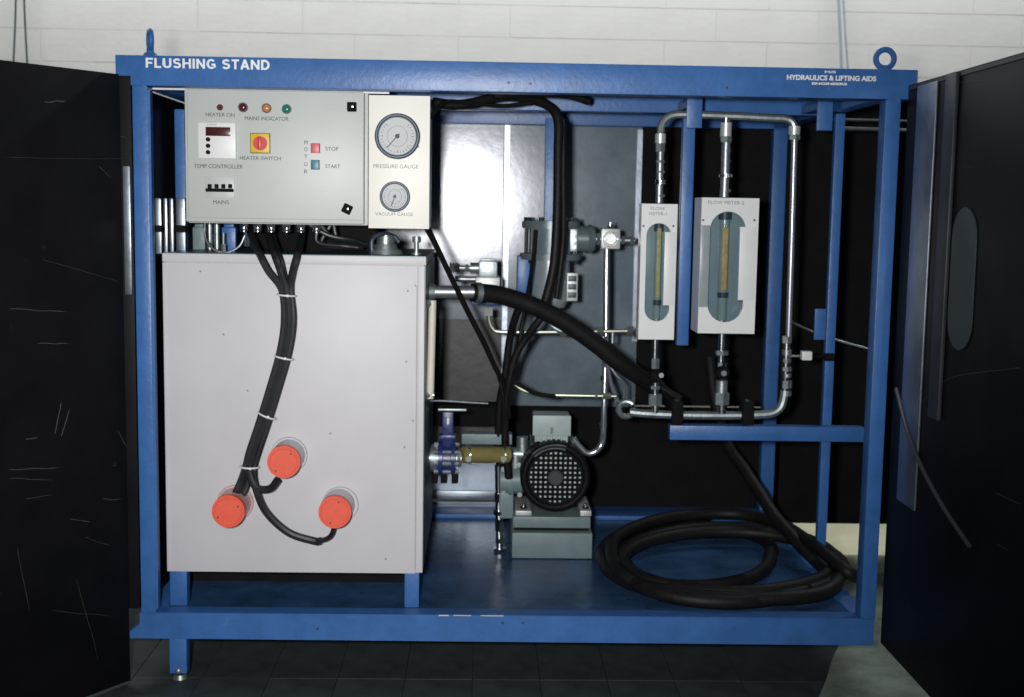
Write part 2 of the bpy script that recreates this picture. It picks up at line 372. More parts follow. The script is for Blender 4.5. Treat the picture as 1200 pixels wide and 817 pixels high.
# weld beads at the front corners
def weld(p, q):
    def f(b):
        n_ = 9; p_, q_ = Vector(p), Vector(q)
        tube(b, [p_.lerp(q_, k/n_)+Vector((random.uniform(-.0006, .0006), 0, random.uniform(-.0006, .0006))) for k in range(n_+1)], [.0022+random.uniform(-.0005, .0007) for _ in range(40)], 3, 6)
    part('weld_bead', BLUE, f)
for xa, xb in ((.003, uw-.003), (1.765, 1.796)):
    weld((xa, .002, H1+.001), (xb, .002, H1+.001)); weld((xa, .002, H-HB-.001), (xb, .002, H-HB-.001))
# legs
a = P(211, 770, .03)
def leg(x, y):
    g = part('leg', BLUE, lambda b: box(b, x-.021, x+.021, y, y+.04, GZ+.02, .003, .002))
    part('foot_pad', CHROMED, lambda b: (cyl(b, (x, y+.02, GZ+.001), (x, y+.02, GZ+.012), .018, .015), sph(b, (x, y+.004, GZ+.026), .009)), g)
leg(a.x, .01); leg(1.70, .40); leg(a.x, D-.10); leg(1.70, D-.10)
# lifting eyes
def eye(px, py, r, edge, y=.028):
    c = P(px, py, y); R_ = m(r, y)
    e = part('lifting_eye', BLUE, lambda b: (torus(b, (c.x, y, c.z), R_*.78, R_*.26, axis=(.93, .36, 0) if edge else (0, 1, 0)), cyl(b, (c.x, y, H+.001), (c.x, y, c.z-R_*.7), .010, .008), cyl(b, (c.x, y, H+.0005), (c.x, y, H+.008), .018, .014)))
eye(176, 47, 13, True); eye(1037, 69, 13.5, False); eye(0, 0, 0, 0) if False else None
# lettering
def arc(cx, cy, rx, ry, a0, a1, n=10): return [(cx+rx*math.cos(math.radians(a0+(a1-a0)*i/n)), cy+ry*math.sin(math.radians(a0+(a1-a0)*i/n))) for i in range(n+1)]
GL = {'F': (.62, [[(.1, 0), (.1, 1)], [(.02, .91), (.62, .91)], [(.1, .50), (.55, .50)]]), 'L': (.6, [[(.1, 1), (.1, 0)], [(.02, .09), (.58, .09)]]),
 'U': (.74, [[(.1, 1), (.1, .34)]+arc(.37, .34, .27, .25, 180, 360)+[(.64, 1)]]), 'H': (.74, [[(.1, 0), (.1, 1)], [(.64, 0), (.64, 1)], [(.1, .52), (.64, .52)]]),
 'I': (.2, [[(.1, 0), (.1, 1)]]), 'N': (.76, [[(.1, 0), (.1, 1)], [(.66, 0), (.66, 1)], [(.12, .93), (.64, .07)]]),
 'S': (.70, [arc(.35, .71, .23, .20, 20, 180)+arc(.35, .70, .23, .18, 190, 262, 5)+arc(.35, .30, .25, .21, 80, 0, 6)+arc(.35, .30, .25, .21, -10, -162)]),
 'G': (.78, [arc(.40, .50, .30, .41, 42, 318, 18)+[(.67, .22), (.67, .44)], [(.42, .44), (.75, .44)]]), 'T': (.64, [[(.0, .91), (.64, .91)], [(.32, 0), (.32, .9)]]),
 'A': (.76, [[(.08, 0), (.38, 1)], [(.68, 0), (.38, 1)], [(.2, .3), (.56, .3)]]), 'D': (.74, [[(.1, 0), (.1, 1)], [(.02, .91), (.34, .91)]+arc(.34, .5, .30, .41, 90, -90, 12)+[(.02, .09)]])}
def stroke_text(s, px, py, Y, hpx, wpx, mt, parent, w=.19):
    adv = []; X0 = 0
    for ch in s:
        if ch == ' ': X0 += .42; continue
        adv.append((ch, X0)); X0 += GL[ch][0]+.12
    tot = X0-.12; c = P(px, py, Y); sx = m(wpx, Y)/tot; sz = m(hpx, Y)
    for ch, xo in adv:
        t = bmesh.new()
        for li, ln in enumerate(GL[ch][1]):
            pr = []
            n = len(ln)
            for i, p in enumerate(ln):
                a_ = Vector(ln[max(i-1, 0)]); b_ = Vector(ln[min(i+1, n-1)]); d = (b_-a_).normalized(); nn = Vector((-d.y, d.x))*w/2
                if 0 < i < n-1:
                    d1 = (Vector(p)-a_).normalized(); d2 = (b_-Vector(p)).normalized(); nn = nn/max(.6, math.sqrt(max(.1, (1+d1.dot(d2))/2)))
                pr.append((Vector(p)+nn, Vector(p)-nn))
            f = lambda q, y: t.verts.new((c.x+(xo+q.x-tot/2)*sx, y, c.z+(q.y-.5)*sz))
            fr = [(f(p_, Y-.0009-li*.0001), f(q_, Y-.0009-li*.0001)) for p_, q_ in pr]; bk = [(f(p_, Y+.0004), f(q_, Y+.0004)) for p_, q_ in pr]
            for i in range(n-1):
                t.faces.new((fr[i][0], fr[i+1][0], fr[i+1][1], fr[i][1])); t.faces.new((fr[i][0], bk[i][0], bk[i+1][0], fr[i+1][0])); t.faces.new((fr[i][1], fr[i+1][1], bk[i+1][1], bk[i][1]))
            for i in (0, n-1): t.faces.new((fr[i][0], fr[i][1], bk[i][1], bk[i][0]))
        bmesh.ops.recalc_face_normals(t, faces=t.faces)
        b = merge(bmesh.new(), t); obj('letter', b, mt, parent, smooth=False)
stroke_text('FLUSHING STAND', 243.5, 75, -.0004, 11, 141, LETTER, ST)
text('HYDRAULICS & LIFTING AIDS', 974.5, 91.5, -.0008, 6.0, LETTER, ST, wpx=104, bold=.035)
text('M/S', 973, 84.5, -.0008, 2.8, LETTER, ST, wpx=13, bold=.03)
text('ENGINEERS', 972, 98.3, -.0008, 2.8, LETTER, ST, wpx=41, bold=.04)
# small holes and bolts in the beams
for (x, y_, w) in ((596, 97, 1.6), (622, 98, 1.6), (372, 737, 1.6), (589, 730, 1.6), (613, 730, 1.6), (852, 103, 1.6)):
    c = P(x, y_, 0); part('rivet', DKSTEEL, lambda b: cyl(b, (c.x, -.002, c.z), (c.x, .003, c.z), m(w, 0), seg=12))
# glints painted as white dashes along the bottom beam's top edge
def glint_dashes(b):
    for xa, xb, h_ in ((514, 526, .0014), (531, 552, .0008), (563, 590, .0009)):
        box(b, P(xa, 724, 0).x, P(xb, 724, 0).x, -.0004, .003, H1-h_, H1+.0005)
part('edge_glint', WHITE, glint_dashes, kind='stuff')
# white strip under the top beam
x0, x1, za, zb = rect(178, 102, 456, 106, .058); part('white_strip', WHITE, lambda b: box(b, x0, x1, .058, .07, za-.003, zb-.001))

# --- doors
def door_slab(b, o, u, L, z0, z1, th, bev=.002):
    """o hinge point, u unit direction along the door in plan"""
    n = Vector((-u.y, u.x, 0)); M = Matrix(((u.x, n.x, 0, o.x), (u.y, n.y, 0, o.y), (0, 0, 1, 0), (0, 0, 0, 1)))
    box(b, 0, L, 0, th, z0, z1, bev, M); return M
# right door, at right angles to the front
X = 1.812
zt = PX(1068, 99, X).z
dr = part('door', BLACKS, lambda b: box(b, X, X+.022, -.88, -.004, .01, zt, .002), label='black door standing open at right')
def onX(r_, x): 
    a = PX(r_[0], (r_[1]+r_[3])/2, x); c = PX(r_[2], (r_[1]+r_[3])/2, x); t_ = PX((r_[0]+r_[2])/2, r_[1], x); bt = PX((r_[0]+r_[2])/2, r_[3], x)
    return c.y, a.y, bt.z, t_.z
y0, y1, za, zb = onX((1064, 150, 1086, 600), X)
part('hinge_strip', GALV2, lambda b: box(b, X-.006, X-.001, y0, min(y1, -.004), za, zt-.01, .002), dr)
y0, y1, za, zb = onX((1095, 150, 1107, 700), X)
part('stiffener', mat('grey_stiffener', (.03, .04, .05), .45, .2, .3, 10), lambda b: box(b, X-.010, X-.001, y0, y1, .62, zt-.002, .003), dr)
y0, y1, za, zb = onX((1115, 243, 1143, 412), X)
def slot(b):
    t = bmesh.new(); prism(t, stadium((y0+y1)/2, (za+zb)/2, y1-y0, zb-za), 0, .003)
    for v in t.verts: v.co = Vector((X-.001-v.co.y, v.co.x, v.co.z))
    bmesh.ops.recalc_face_normals(t, faces=t.faces); merge(b, t)
part('slot_cover', SLOT, slot, dr)
part('door_edge', mat('door_edge', (.03, .035, .04), .5), lambda b: box(b, X-.002, X-.0005, -.87, -.01, zt-.012, zt-.004), dr)
def rod_line(b): tube(b, [PX(1050, 455, X-.05), PX(1068, 520, X-.03), PX(1100, 585, X-.02), PX(1136, 640, X-.01)], .005, 6, 8)  # thin dark rod along a faint slanting line on the door
def scr2(b):
    for w, q in ((.0009, ((1078, 475), (1100, 452), (1125, 440), (1195, 431))), (.0007, ((1168, 578), (1196, 591))), (.0007, ((1168, 638), (1182, 645))), (.0005, ((1095, 98), (1150, 95))), (.0004, ((1110, 195), (1140, 196)))):
        tube(b, [PX(x_, y_, X-.0004) for x_, y_ in q], w, 6, 4)
part('scratches', mat('faint_scratch', (.06, .058, .055), .6), scr2, dr, kind='stuff')
tag(part('slanting_rod', mat('dim_rod', (.05, .055, .07), .5, .2), rod_line, dr))
# left door, swung well open
o_ = Vector((-.040, -.004, 0)); u_ = Vector((-.20, -.285, 0)).normalized(); zt2 = P(157, 88, 0).z
def ld(b): door_slab(b, o_, u_, .88, GZ+.012, zt2, .02); box(b, -.052, -.0015, -.0035, .012, H1+.012, zt2-.002, .001)
dl = part('door', BLACKS, ld, label='black door standing open at left')
SCR = mat('bare_scratch', (.065, .062, .06), .6, 0, .4, 60)
def scr(b):
    n_ = Vector((-u_.y, u_.x, 0)); 
    def hit(px, py):
        d = ray(px, py); o1 = o_+Vector((-u_.y, u_.x, 0))*.0203; nn = Vector((u_.y, -u_.x, 0)); return CAM+d*((o1-CAM).dot(nn)/d.dot(nn))
    for (xa, ya, xb, yb_, w) in ((10, 362, 80, 366, 1.2), (10, 551, 70, 548, 1.4), (10, 560, 60, 562, .9), (44, 402, 82, 403, 1.3), (52, 120, 78, 118, 2.0), (82, 608, 106, 612, 1.2), (64, 510, 72, 470, 1.1), (72, 512, 82, 478, 1.1), (30, 515, 44, 512, 2.0), (120, 585, 142, 585, 1.0), (30, 584, 60, 580, .8), (138, 505, 148, 524, .8), (100, 630, 130, 640, .6), (60, 715, 130, 722, .6), (20, 640, 34, 715, .6), (90, 680, 115, 772, .5), (50, 305, 140, 330, .5), (115, 195, 130, 208, .7), (8, 185, 150, 186, .4), (140, 160, 152, 163, .8)):
        pts = [hit(xa+(xb-xa)*k/4+random.uniform(-1, 1)*.4, ya+(yb_-ya)*k/4+random.uniform(-1, 1)*.8)+n_*.0004 for k in range(5)]
        tube(b, pts, [.0002]+[w*.0008]*14+[.0002], 4, 4)
def ls(b):
    box(b, -.022, -.006, -.0075, -.004, P(152, 345, 0).z, P(152, 195, 0).z, .001)
part('hinge_strip', GALV2, ls, dl)
part('scratches', SCR, scr, dl, kind='stuff')
def ls2(b): door_slab(b, o_+Vector((.0, -.000, 0))+u_*.01-Vector((-u_.y, u_.x, 0))*-.0, u_, .86, zt2-.03, zt2-.02, -.0035, 0)
# rear doors standing open, in line with the back: black
tag(part('rear_door', BLACKD, lambda b: box(b, 1.803, 2.9, D+.01, D+.03, .012, H+.035, .002)), label='black rear door standing open to the right')
tag(part('rear_door', BLACKD, lambda b: box(b, -1.1, -.003, D+.01, D+.03, .012, H-.02, .002)), label='black rear door standing open to the left')
# pale pipes seen through the right side, and a grey clip wire
for (y_, xa, xb, w) in ((141, 976, 1036, 1.6), (152, 984, 1036, 2.6)):
    p0 = P(xa, y_-1, .7); p1 = P(xb, y_+1, .7); part('side_rail', CHROME, lambda b: tube(b, [p0, (p1.x+.1, p1.y, p1.z)], m(w, .7), 0))
part('side_wire', CHROMED, lambda b: tube(b, [P(928, 378, .6), P(958, 391, .5), P(985, 400, .5), P(1018, 409, .5)], .003))

# ---------------------------------------------------------------- tank
TY = .075
x0, x1, za, zb = rect(193, 299, 497, 671, TY)
TK = thing('oil_tank', 'tall off-white oil tank cabinet under the control cabinet, with coral heater caps', 'tank', ((x0+x1)/2, TY+.27, H1-.010))
TD = .56
tp = lambda *a, **k: part(*a, parent=TK, **k)
tp('tank_body', OFFW, lambda b: box(b, x0+.004, x1-.003, TY+.004, TY+TD, za+.001, zb-.003, .002))
tp('front_panel', OFFW, lambda b: box(b, x0, x1-.018, TY, TY+.0035, za, zb-.022, .0012))
tp('front_panel_edge', OFFW, lambda b: box(b, x1-.0165, x1-.001, TY+.001, TY+.0035, za+.002, zb-.022, .001))
tp('top_flange', OFFW, lambda b: box(b, x0, x1+.002, TY-.001, TY+.0035, zb-.0205, zb, .0012))
tp('lid', mat('tank_lid', (.08, .15, .17), .4, .3), lambda b: box(b, x0+.001, x1+.001, TY+.0036, TY+TD+.004, zb-.0025, zb+.0012))
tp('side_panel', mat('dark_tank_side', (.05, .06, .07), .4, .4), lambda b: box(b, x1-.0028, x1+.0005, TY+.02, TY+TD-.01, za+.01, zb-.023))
for (rx, ry) in ((478, 341), (476, 424), (474, 524), (487, 335), (484, 493), (290, 458), (325, 320), (235, 318), (387, 508), (262, 392), (452, 655)):
    c = P(rx, ry, TY); tp('rivet', mat('rivet_grey', (.25, .25, .27), .5), lambda b: cyl(b, (c.x, TY-.0015, c.z), (c.x, TY+.001, c.z), m(1.2, TY), seg=10))
tp('panel_seam', mat('seam_shadow_grey', (.30, .30, .33), .6), lambda b: box(b, x1-.0205, x1-.0190, TY-.0008, TY+.002, za+.01, zb-.07))
# left side seam seen as a lighter fold
c = P(197, 400, TY); tp('edge_fold', OFFW, lambda b: box(b, x0+.006, x0+.008, TY-.0012, TY+.001, za+.004, zb-.05))
# feet
for (r_, y_) in (((199, 672, 219, 694), TY+.01), ((474, 672, 491, 722), TY+.01)):
    fx0, fx1, fa, fb = rect(*r_, y_); tp('foot', BLUE, lambda b: box(b, fx0, fx1, y_, y_+.04, H1-.009, za-.0005, .002))
for r_ in ((230, 0), (455, 0)):
    c = P(r_[0], 650, TY+TD-.06); tp('foot', BLUE, lambda b: box(b, c.x-.02, c.x+.02, TY+TD-.06, TY+TD-.02, H1-.009, za+.0005, .002))
tp('underside_shade', BLACKD, lambda b: box(b, x0+.012, x1-.045, TY+.22, TY+TD-.07, H1-.009, za-.001))  # matt black block stands in for the shadow under the tank
# heaters: body plus coral cap
def heater(px, py, bx, by, mt, r=19.5):
    ln = .10
    c = P(px, py, TY-ln); base = P(bx, by, TY-.002); R_ = m(r, TY-ln); R2 = R_*1.02
    h = tp('heater', mt, lambda b: (cyl(b, (c.x, TY-ln+.022, c.z), (base.x*.3+c.x*.7, TY, base.z*.3+c.z*.7), R_*.93, R2, 40), cyl(b, (base.x, TY-.012, base.z), (base.x, TY-.0015, base.z), R_*1.10, R_*1.16, 40, .002)))
    cp = part('heater_cap', CORAL, lambda b: (cyl(b, (c.x, TY-ln, c.z), (c.x, TY-ln+.026, c.z), R_, R_*1.01, 48, .003), torus(b, (c.x, TY-ln-.0003, c.z), R_*.83, .0012), cyl(b, (c.x, TY-ln-.002, c.z), (c.x, TY-ln+.001, c.z), .003, seg=12)), h)
    an = random.uniform(0, 6)
    for k in (0, 1): part('cap_screw', DKSTEEL, lambda b: cyl(b, (c.x+math.cos(an+k*PI)*R_*.7, TY-ln-.0016, c.z+math.sin(an+k*PI)*R_*.7), (c.x+math.cos(an+k*PI)*R_*.7, TY-ln+.001, c.z+math.sin(an+k*PI)*R_*.7), .0022, seg=8), h)
heater(332, 542, 339, 533, OFFW); heater(392, 601, 399, 591, OFFW); heater(267, 600, 276, 589, COPPER)
# filler cap, breather bracket on top
def filler(b):
    c = P(452, 297, TY+.12); z = zb+.001
    cyl(b, (c.x, c.y, z), (c.x, c.y, z+.012), .044, .040, 32, .002); cyl(b, (c.x, c.y, z+.012), (c.x, c.y, z+.026), .030, .026, 32); cyl(b, (c.x, c.y, z+.024), (c.x, c.y, z+.048), .024, .022, 32, .004)
tp('filler_cap', CHROMED, filler)
def brk(b):
    c = P(488, 297, TY+.10); z = zb+.0012
    cyl(b, (c.x, c.y, z), (c.x, c.y, z+.032), .006); cyl(b, (c.x, c.y+.004, z+.03), (c.x, c.y+.004, z+.046), .011, .011, 16, .002); cyl(b, (c.x, c.y, z), (c.x, c.y, z+.006), .012)
tp('dipstick', CHROMED, brk)
def hand(b):
    c = P(436, 296, TY+.10); z = zb+.0012
    tube(b, [(c.x, c.y, z), (c.x, c.y, z+.035), (c.x+.02, c.y, z+.05), (c.x+.05, c.y+.02, z+.046), (c.x+.066, c.y+.02, z+.03)], .006)
tp('lid_clamp', DKSTEEL, hand)
# sight tube at the side
def sight(b):
    tube(b, [P(507, 352, TY+.12), P(505.5, 410, TY+.12), P(504, 467, TY+.12)], m(4.6, TY+.12), 4, 12)
sg = tp('level_gauge', CREAM, sight)
part('gauge_fitting', CHROMED, lambda b: [(cyl(b, (x1-.001, TY+.12, P(500, y_, TY+.12).z), (P(509, y_, TY+.12).x, TY+.12, P(500, y_, TY+.12).z), .008, seg=12), hexn(b, (x1+.0, TY+.12, P(500, y_, TY+.12).z), (x1+.010, TY+.12, P(500, y_, TY+.12).z), .012)) for y_ in (356, 463)], sg)
TKX1, TKZ1 = x1, zb

# cable bundle down the tank
CB = thing('cable_bundle', 'bundle of black cables tied together, running down the off-white tank front', 'cables', P(338, 300, TY-.02))
mid = [(336, 340), (339, 375), (334, 412), (322, 455), (309, 497), (298, 530), (293, 550)]
def bundle(off, d, head, tail, r):
    b = new(); yb_ = TY-.030
    pts = [P(x, y, y_) for x, y, y_ in head]+[P(x+off, y, yb_+d) for x, y in mid]+[P(x, y, y_) for x, y, y_ in tail]
    tube(b, pts, r, 8, 10); obj('cable', b, CABLE, CB)
bundle(-5.5, .012, [(292, 268, .26), (301, 291, .13), (306, 301, .055), (315, 318, .05)], [(280, 570, .03), (270, 590, .03)], .0098)
bundle(-1, -.004, [(314, 268, .26), (319, 291, .13), (323, 301, .05), (329, 318, .048)], [(300, 571, .035), (316, 573, .03), (326, 562, .02)], .0098)
bundle(4.5, .010, [(356, 268, .26), (351, 291, .13), (348, 301, .05), (343, 320, .048)], [(300, 572, .035), (312, 600, .04), (338, 624, .045), (368, 634, .045), (376, 634, .04)], .0098)
bundle(1, .016, [(318, 268, .28), (324, 291, .15), (328, 302, .064), (333, 322, .062)], [(287, 575, .04), (280, 585, .04)], .0085)
b = new(); tube(b, [P(375, 634, .04), P(384, 631, .035), P(389, 626, .03), P(392, 617, .02)], .0065, 4, 8); obj('cable', b, CABLE, CB)
for i, (x, y, an) in enumerate(((336, 346, 4), (333, 419, 12), (313, 487, 22), (292.5, 547, 2))):
    b = new(); c = P(x, y, TY-.024); an = math.radians(an)
    t = bmesh.new(); torus(t, (0, 0, 0), .0225, .0022, axis=(0, 0, 1), sc=(1, .93, 1))
    merge(b, t, Matrix.Translation(c) @ Matrix.Rotation(an, 4, 'Y')); box(b, -.003, .003, -.026, -.020, -.003, .003, .001, Matrix.Translation(c+Vector((.006, 0, 0))))
    obj('cable_tie', b, TIE, CB)

# ---------------------------------------------------------------- control cabinet
CY = .060
x0, x1, za, zb = rect(218, 105, 430, 263, CY)
CC = thing('control_cabinet', 'grey-green electrical control cabinet with lamps, switches and two black locks', 'control box', ((x0+x1)/2, CY+.1, za))
cp = lambda *a, **k: part(*a, parent=CC, **k)
cp('cabinet_body', CAB, lambda b: box(b, x0+.001, x1+.002, CY+.012, CY+.22, za, zb, .003))
cp('cabinet_door', CAB, lambda b: box(b, x0, x1-.006, CY-.010, CY+.0105, za+.003, zb-.003, .004))
FY = CY-.0105
cp('door_seam', mat('seam_grey', (.30, .34, .34), .5), lambda b: (box(b, x0+.006, x1-.012, FY+.0002, FY+.0015, za+.0125, za+.014), box(b, x0+.006, x0+.0075, FY+.0002, FY+.0015, za+.014, zb-.012)))
def ind(px, py, r, mt, bez=True):
    c = P(px, py, FY); R_ = m(r, FY)
    o = cp('indicator_lamp', DKSTEEL if bez else mt, lambda b: cyl(b, (c.x, FY-.005, c.z), (c.x, FY+.001, c.z), R_, seg=28, bev=.001))
    if bez: part('lens', mt, lambda b: sph(b, (c.x, FY-.005, c.z), R_*.78, (1, .5, 1)), o)
ind(258, 126, 3.6, DKRED, False); ind(285, 126, 5.6, DKRED); ind(312.5, 127, 5.6, AMBER); ind(336, 128, 5.6, GREEN)
T = lambda s, x, y, h, w, mt=INK, **k: text(s, x, y, FY-.0006, h, mt, CC, wpx=w, depth=.0006, **k)
T('HEATER ON', 258, 134.5, 4.2, 33); T('MAINS INDICATOR', 312.5, 139, 4.4, 50); T('TEMP CONTROLLER', 256, 195, 4.6, 56); T('HEATER SWITCH', 305, 185.5, 4.2, 47)
T('MAINS', 259, 237, 4.4, 18); T('STOP', 389, 174.5, 4.4, 15); T('START', 390, 195, 4.2, 17)
for ch, y_ in zip('MOTOR', (167, 175, 183.5, 192.5, 201)): T(ch, 358.5, y_, 4.4, 3.8)
# temperature controller
bx0, bx1, bz0, bz1 = rect(233, 144, 277, 186, FY)
tc_ = cp('temperature_controller', WHITE, lambda b: box(b, bx0, bx1, FY-.008, FY+.001, bz0, bz1, .002))
ax0, ax1, az0, az1 = rect(241, 149, 270, 159.5, FY-.008); part('display', mat('dark_display', (.06, .012, .015), .2), lambda b: box(b, ax0, ax1, FY-.0095, FY-.007, az0, az1, .0006), tc_)
for y_ in (163.5, 171, 178.5):
    c = P(244, y_, FY-.008); part('knob', BLACKD, lambda b: cyl(b, (c.x, FY-.013, c.z), (c.x, FY-.007, c.z), m(2.5, FY), seg=16, bev=.0008), tc_)
T2 = text('TEMP', 248, 146.3, FY-.0085, 1.6, INKF, CC, wpx=12, depth=.0004)
# rotary heater switch
bx0, bx1, bz0, bz1 = rect(293.5, 156, 317, 180, FY)
sw = cp('heater_switch', mat('switch_edge', (.20, .15, .03), .4), lambda b: box(b, bx0, bx1, FY-.006, FY+.001, bz0, bz1, .001))
part('switch_plate', YEL, lambda b: box(b, bx0+.002, bx1-.002, FY-.0085, FY-.0062, bz0+.002, bz1-.002, .0008), sw)
c = P(305, 168, FY-.01)
part('switch_knob', RED, lambda b: (cyl(b, (c.x, FY-.018, c.z), (c.x, FY-.0086, c.z), m(8, FY), seg=32, bev=.002), box(b, c.x-.004, c.x+.004, FY-.026, FY-.018, c.z-.014, c.z+.014, .002)), sw)
# push buttons
for (r_, mt) in (((365, 168, 374.5, 179.5), PINK), ((365, 187.5, 374, 199), TEAL)):
    bx0, bx1, bz0, bz1 = rect(*r_, FY); pb = cp('push_button', mt, lambda b: box(b, bx0, bx1, FY-.008, FY+.001, bz0, bz1, .0015))
    part('button_rim', CAB if False else DKSTEEL, lambda b: (box(b, bx0-.0015, bx0-.0002, FY-.003, FY+.001, bz0, bz1), box(b, bx1+.0002, bx1+.0015, FY-.003, FY+.001, bz0, bz1)), pb)
# breaker row
bx0, bx1, bz0, bz1 = rect(240, 207, 275, 232, FY); br = cp('circuit_breaker', mat('breaker_grey', (.52, .56, .56), .4), lambda b: box(b, bx0, bx1, FY-.003, FY+.001, bz0, bz1, .001))
bx0, bx1, bz0, bz1 = rect(241.5, 221, 274, 225, FY-.003); part('toggle_bar', BLACKD, lambda b: box(b, bx0, bx1, FY-.010, FY-.0032, bz0, bz1, .001), br)
for x in (246, 254, 262, 270):
    c = P(x, 218.8, FY-.006); part('toggle', BLACKD, lambda b: box(b, c.x-.0042, c.x+.0042, FY-.014, FY-.004, c.z-.004, c.z+.006, .0015), br)
# locks
for (x, y_, an) in ((412.5, 125.5, 0), (407, 245, 25)):
    c = P(x, y_, FY); M = Matrix.Translation((c.x, FY, c.z)) @ Matrix.Rotation(math.radians(an), 4, 'Y')
    R_ = m(5.4, FY); lk = cp('door_lock', BLACKD, lambda b: box(b, -R_, R_, -.010, .001, -R_, R_, .0025, M))
    part('lock_core', CHROME, lambda b: box(b, -.001, R_*.4, -.0125, -.0102, -.0025, R_*.35, .0008, M), lk)
# cable glands below
gl = None
for x in (286, 302, 318, 336, 353, 371):
    c = P(x, 262, CY+.05); z = za
    def g(b): hexn(b, (c.x, c.y, z-.008), (c.x, c.y, z-.0005), .012); cyl(b, (c.x, c.y, z-.020), (c.x, c.y, z-.008), .009, .0095, 16, .001); hexn(b, (c.x, c.y, z-.017), (c.x, c.y, z-.013), .0115)
    cp('cable_gland', CHROME, g)
# other gear behind, on top of the tank
def onlid(name, label, cat, mt, px, hw, hpx, y_, rnd=True, col=None):
    z = TKZ1+.0015; c = P(px, 297, y_); h = m(hpx, y_); w = m(hw, y_)
    b = new()
    if rnd: cyl(b, (c.x, y_, z), (c.x, y_, z+h), w, w, 24, .003); cyl(b, (c.x, y_, z+h*.45), (c.x, y_, z+h*.5), w*1.12, seg=24)
    else: box(b, c.x-w, c.x+w, y_-w*.6, y_+w*.6, z, z+h, .003); box(b, c.x-w*.7, c.x+w*.7, y_-w*.4, y_+w*.4, z+h, z+h+.01, .002)
    return tag(rebase(obj(name, b, mt)), label, cat)
onlid('relay_box', 'small grey-green box standing on the tank lid behind the cabinet', 'box', MOTOR, 234, 7, 26, .30, False)
onlid('capacitor', 'slim grey cylinder on the tank lid, left one of a pair', 'cylinder', CHROMED, 246, 3.4, 34, .30)
onlid('capacitor', 'slim grey cylinder on the tank lid, the one nearer the blue block', 'cylinder', CHROMED, 254.5, 3.4, 34, .30)
onlid('blue_block', 'blue block standing on the tank lid below the cabinet', 'block', BLUE, 269, 8, 27, .26, False)
b = new(); tube(b, [P(240, 262, .16), P(241, 280, .15), P(250, 292, .14), P(265, 296, .14), P(280, 289, .14), P(287, 276, .14)], .0028); hexn(b, P(262, 286, .15), P(262, 296, .15), .007); tube(b, [P(262, 273, .16), P(262, 294, .15)], .004, 0)
tag(rebase(obj('looped_wire', b, CHROMED)), 'thin grey looped wire sagging under the control cabinet', 'wire')
b = new()
for k_ in range(5):
    xs_ = random.uniform(385, 425); tube(b, [P(xs_-45+k_*9, 262, .12+.02*k_), P(xs_-20, 276+k_*2.5, .12+.02*k_), P(xs_+10, 282+k_*2, .14+.02*k_), P(xs_+28, 290, .2)], .006)
tag(rebase(obj('tangled_cables', b, CABLE)), 'tangle of black cables lying between cabinet and tank lid', 'cables')

x0, x1, za, zb = rect(292, 255, 441, 297, .33)  # black block added for the darkness behind the cable glands
tag(rebase(obj('lid_dark_block', box(new(), x0, x1, .33, .37, TKZ1+.0016, zb, .003), BLACKD)), 'added black block on the tank lid, darkening the space behind the cable glands', 'dark block')
# ---------------------------------------------------------------- gauge panel
x0, x1, za, zb = rect(432, 112, 503.5, 268, .052)
GP = thing('gauge_panel', 'cream panel with one large and one small round gauge beside the cabinet', 'gauge panel', ((x0+x1)/2, .06, za))
gp = lambda *a, **k: part(*a, parent=GP, **k)
gp('panel_plate', GAUGEP, lambda b: box(b, x0, x1, .052, .056, za, zb, .001))
gp('panel_side', CAB, lambda b: (box(b, x0+.001, x0+.004, .0565, .20, za+.001, zb-.001), box(b, x1-.004, x1-.001, .0565, .20, za+.001, zb-.001), box(b, x0+.005, x1-.005, .0565, .19, zb-.005, zb-.001)))
GY = .052
def gauge(name, px, py, r, an, lab):
    c = P(px, py, GY); R_ = m(r, GY)
    g = gp(name, DKSTEEL, lambda b: (torus(b, (c.x, GY-.010, c.z), R_*.92, R_*.085, seg=48), cyl(b, (c.x, GY-.008, c.z), (c.x, GY+.0005, c.z), R_*.93, R_, 48)))
    part('dial', DIAL, lambda b: cyl(b, (c.x, GY-.0105, c.z), (c.x, GY-.0082, c.z), R_*.86, seg=48), g)
    def ticks(b):
        for k in range(25):
            a = math.radians(-225+k*270/24); L_ = .10 if k % 4 == 0 else .05
            M = Matrix.Translation((c.x, GY-.0108, c.z)) @ Matrix.Rotation(-a, 4, 'Y'); box(b, R_*(.72-L_), R_*.74, -.0003, .0003, -.0006, .0006, 0, M)
        torus(b, (c.x, GY-.0107, c.z), R_*.45, .0003, seg=40, rs=4)
    part('dial_marks', INK, ticks, g)
    M = Matrix.Translation((c.x, GY-.013, c.z)) @ Matrix.Rotation(-math.radians(an), 4, 'Y')
    part('needle', INK, lambda b: (box(b, -R_*.15, R_*.68, -.0005, .0005, -.0010, .0010, 0, M), cyl(b, (c.x, GY-.0145, c.z), (c.x, GY-.0105, c.z), R_*.10, seg=16)), g)
    part('bezel_ring', DKSTEEL, lambda b: torus(b, (c.x, GY-.0125, c.z), R_*.84, R_*.02, seg=48, rs=6), g)
    return g
gauge('pressure_gauge', 466, 160, 26, 228, '')
gauge('vacuum_gauge', 463, 230.5, 17.5, 250, '')
for (x, y_) in ((443, 172), (490, 172)):
    c = P(x, y_, GY); gp('screw', DKSTEEL, lambda b: cyl(b, (c.x, GY-.002, c.z), (c.x, GY+.001, c.z), m(1.3, GY), seg=10))
text('PRESSURE GAUGE', 464, 195, GY-.0006, 4.4, INKF, GP, wpx=52, depth=.0006); text('VACUUM GAUGE', 462, 251, GY-.0006, 3.8, INKF, GP, wpx=44, depth=.0006)

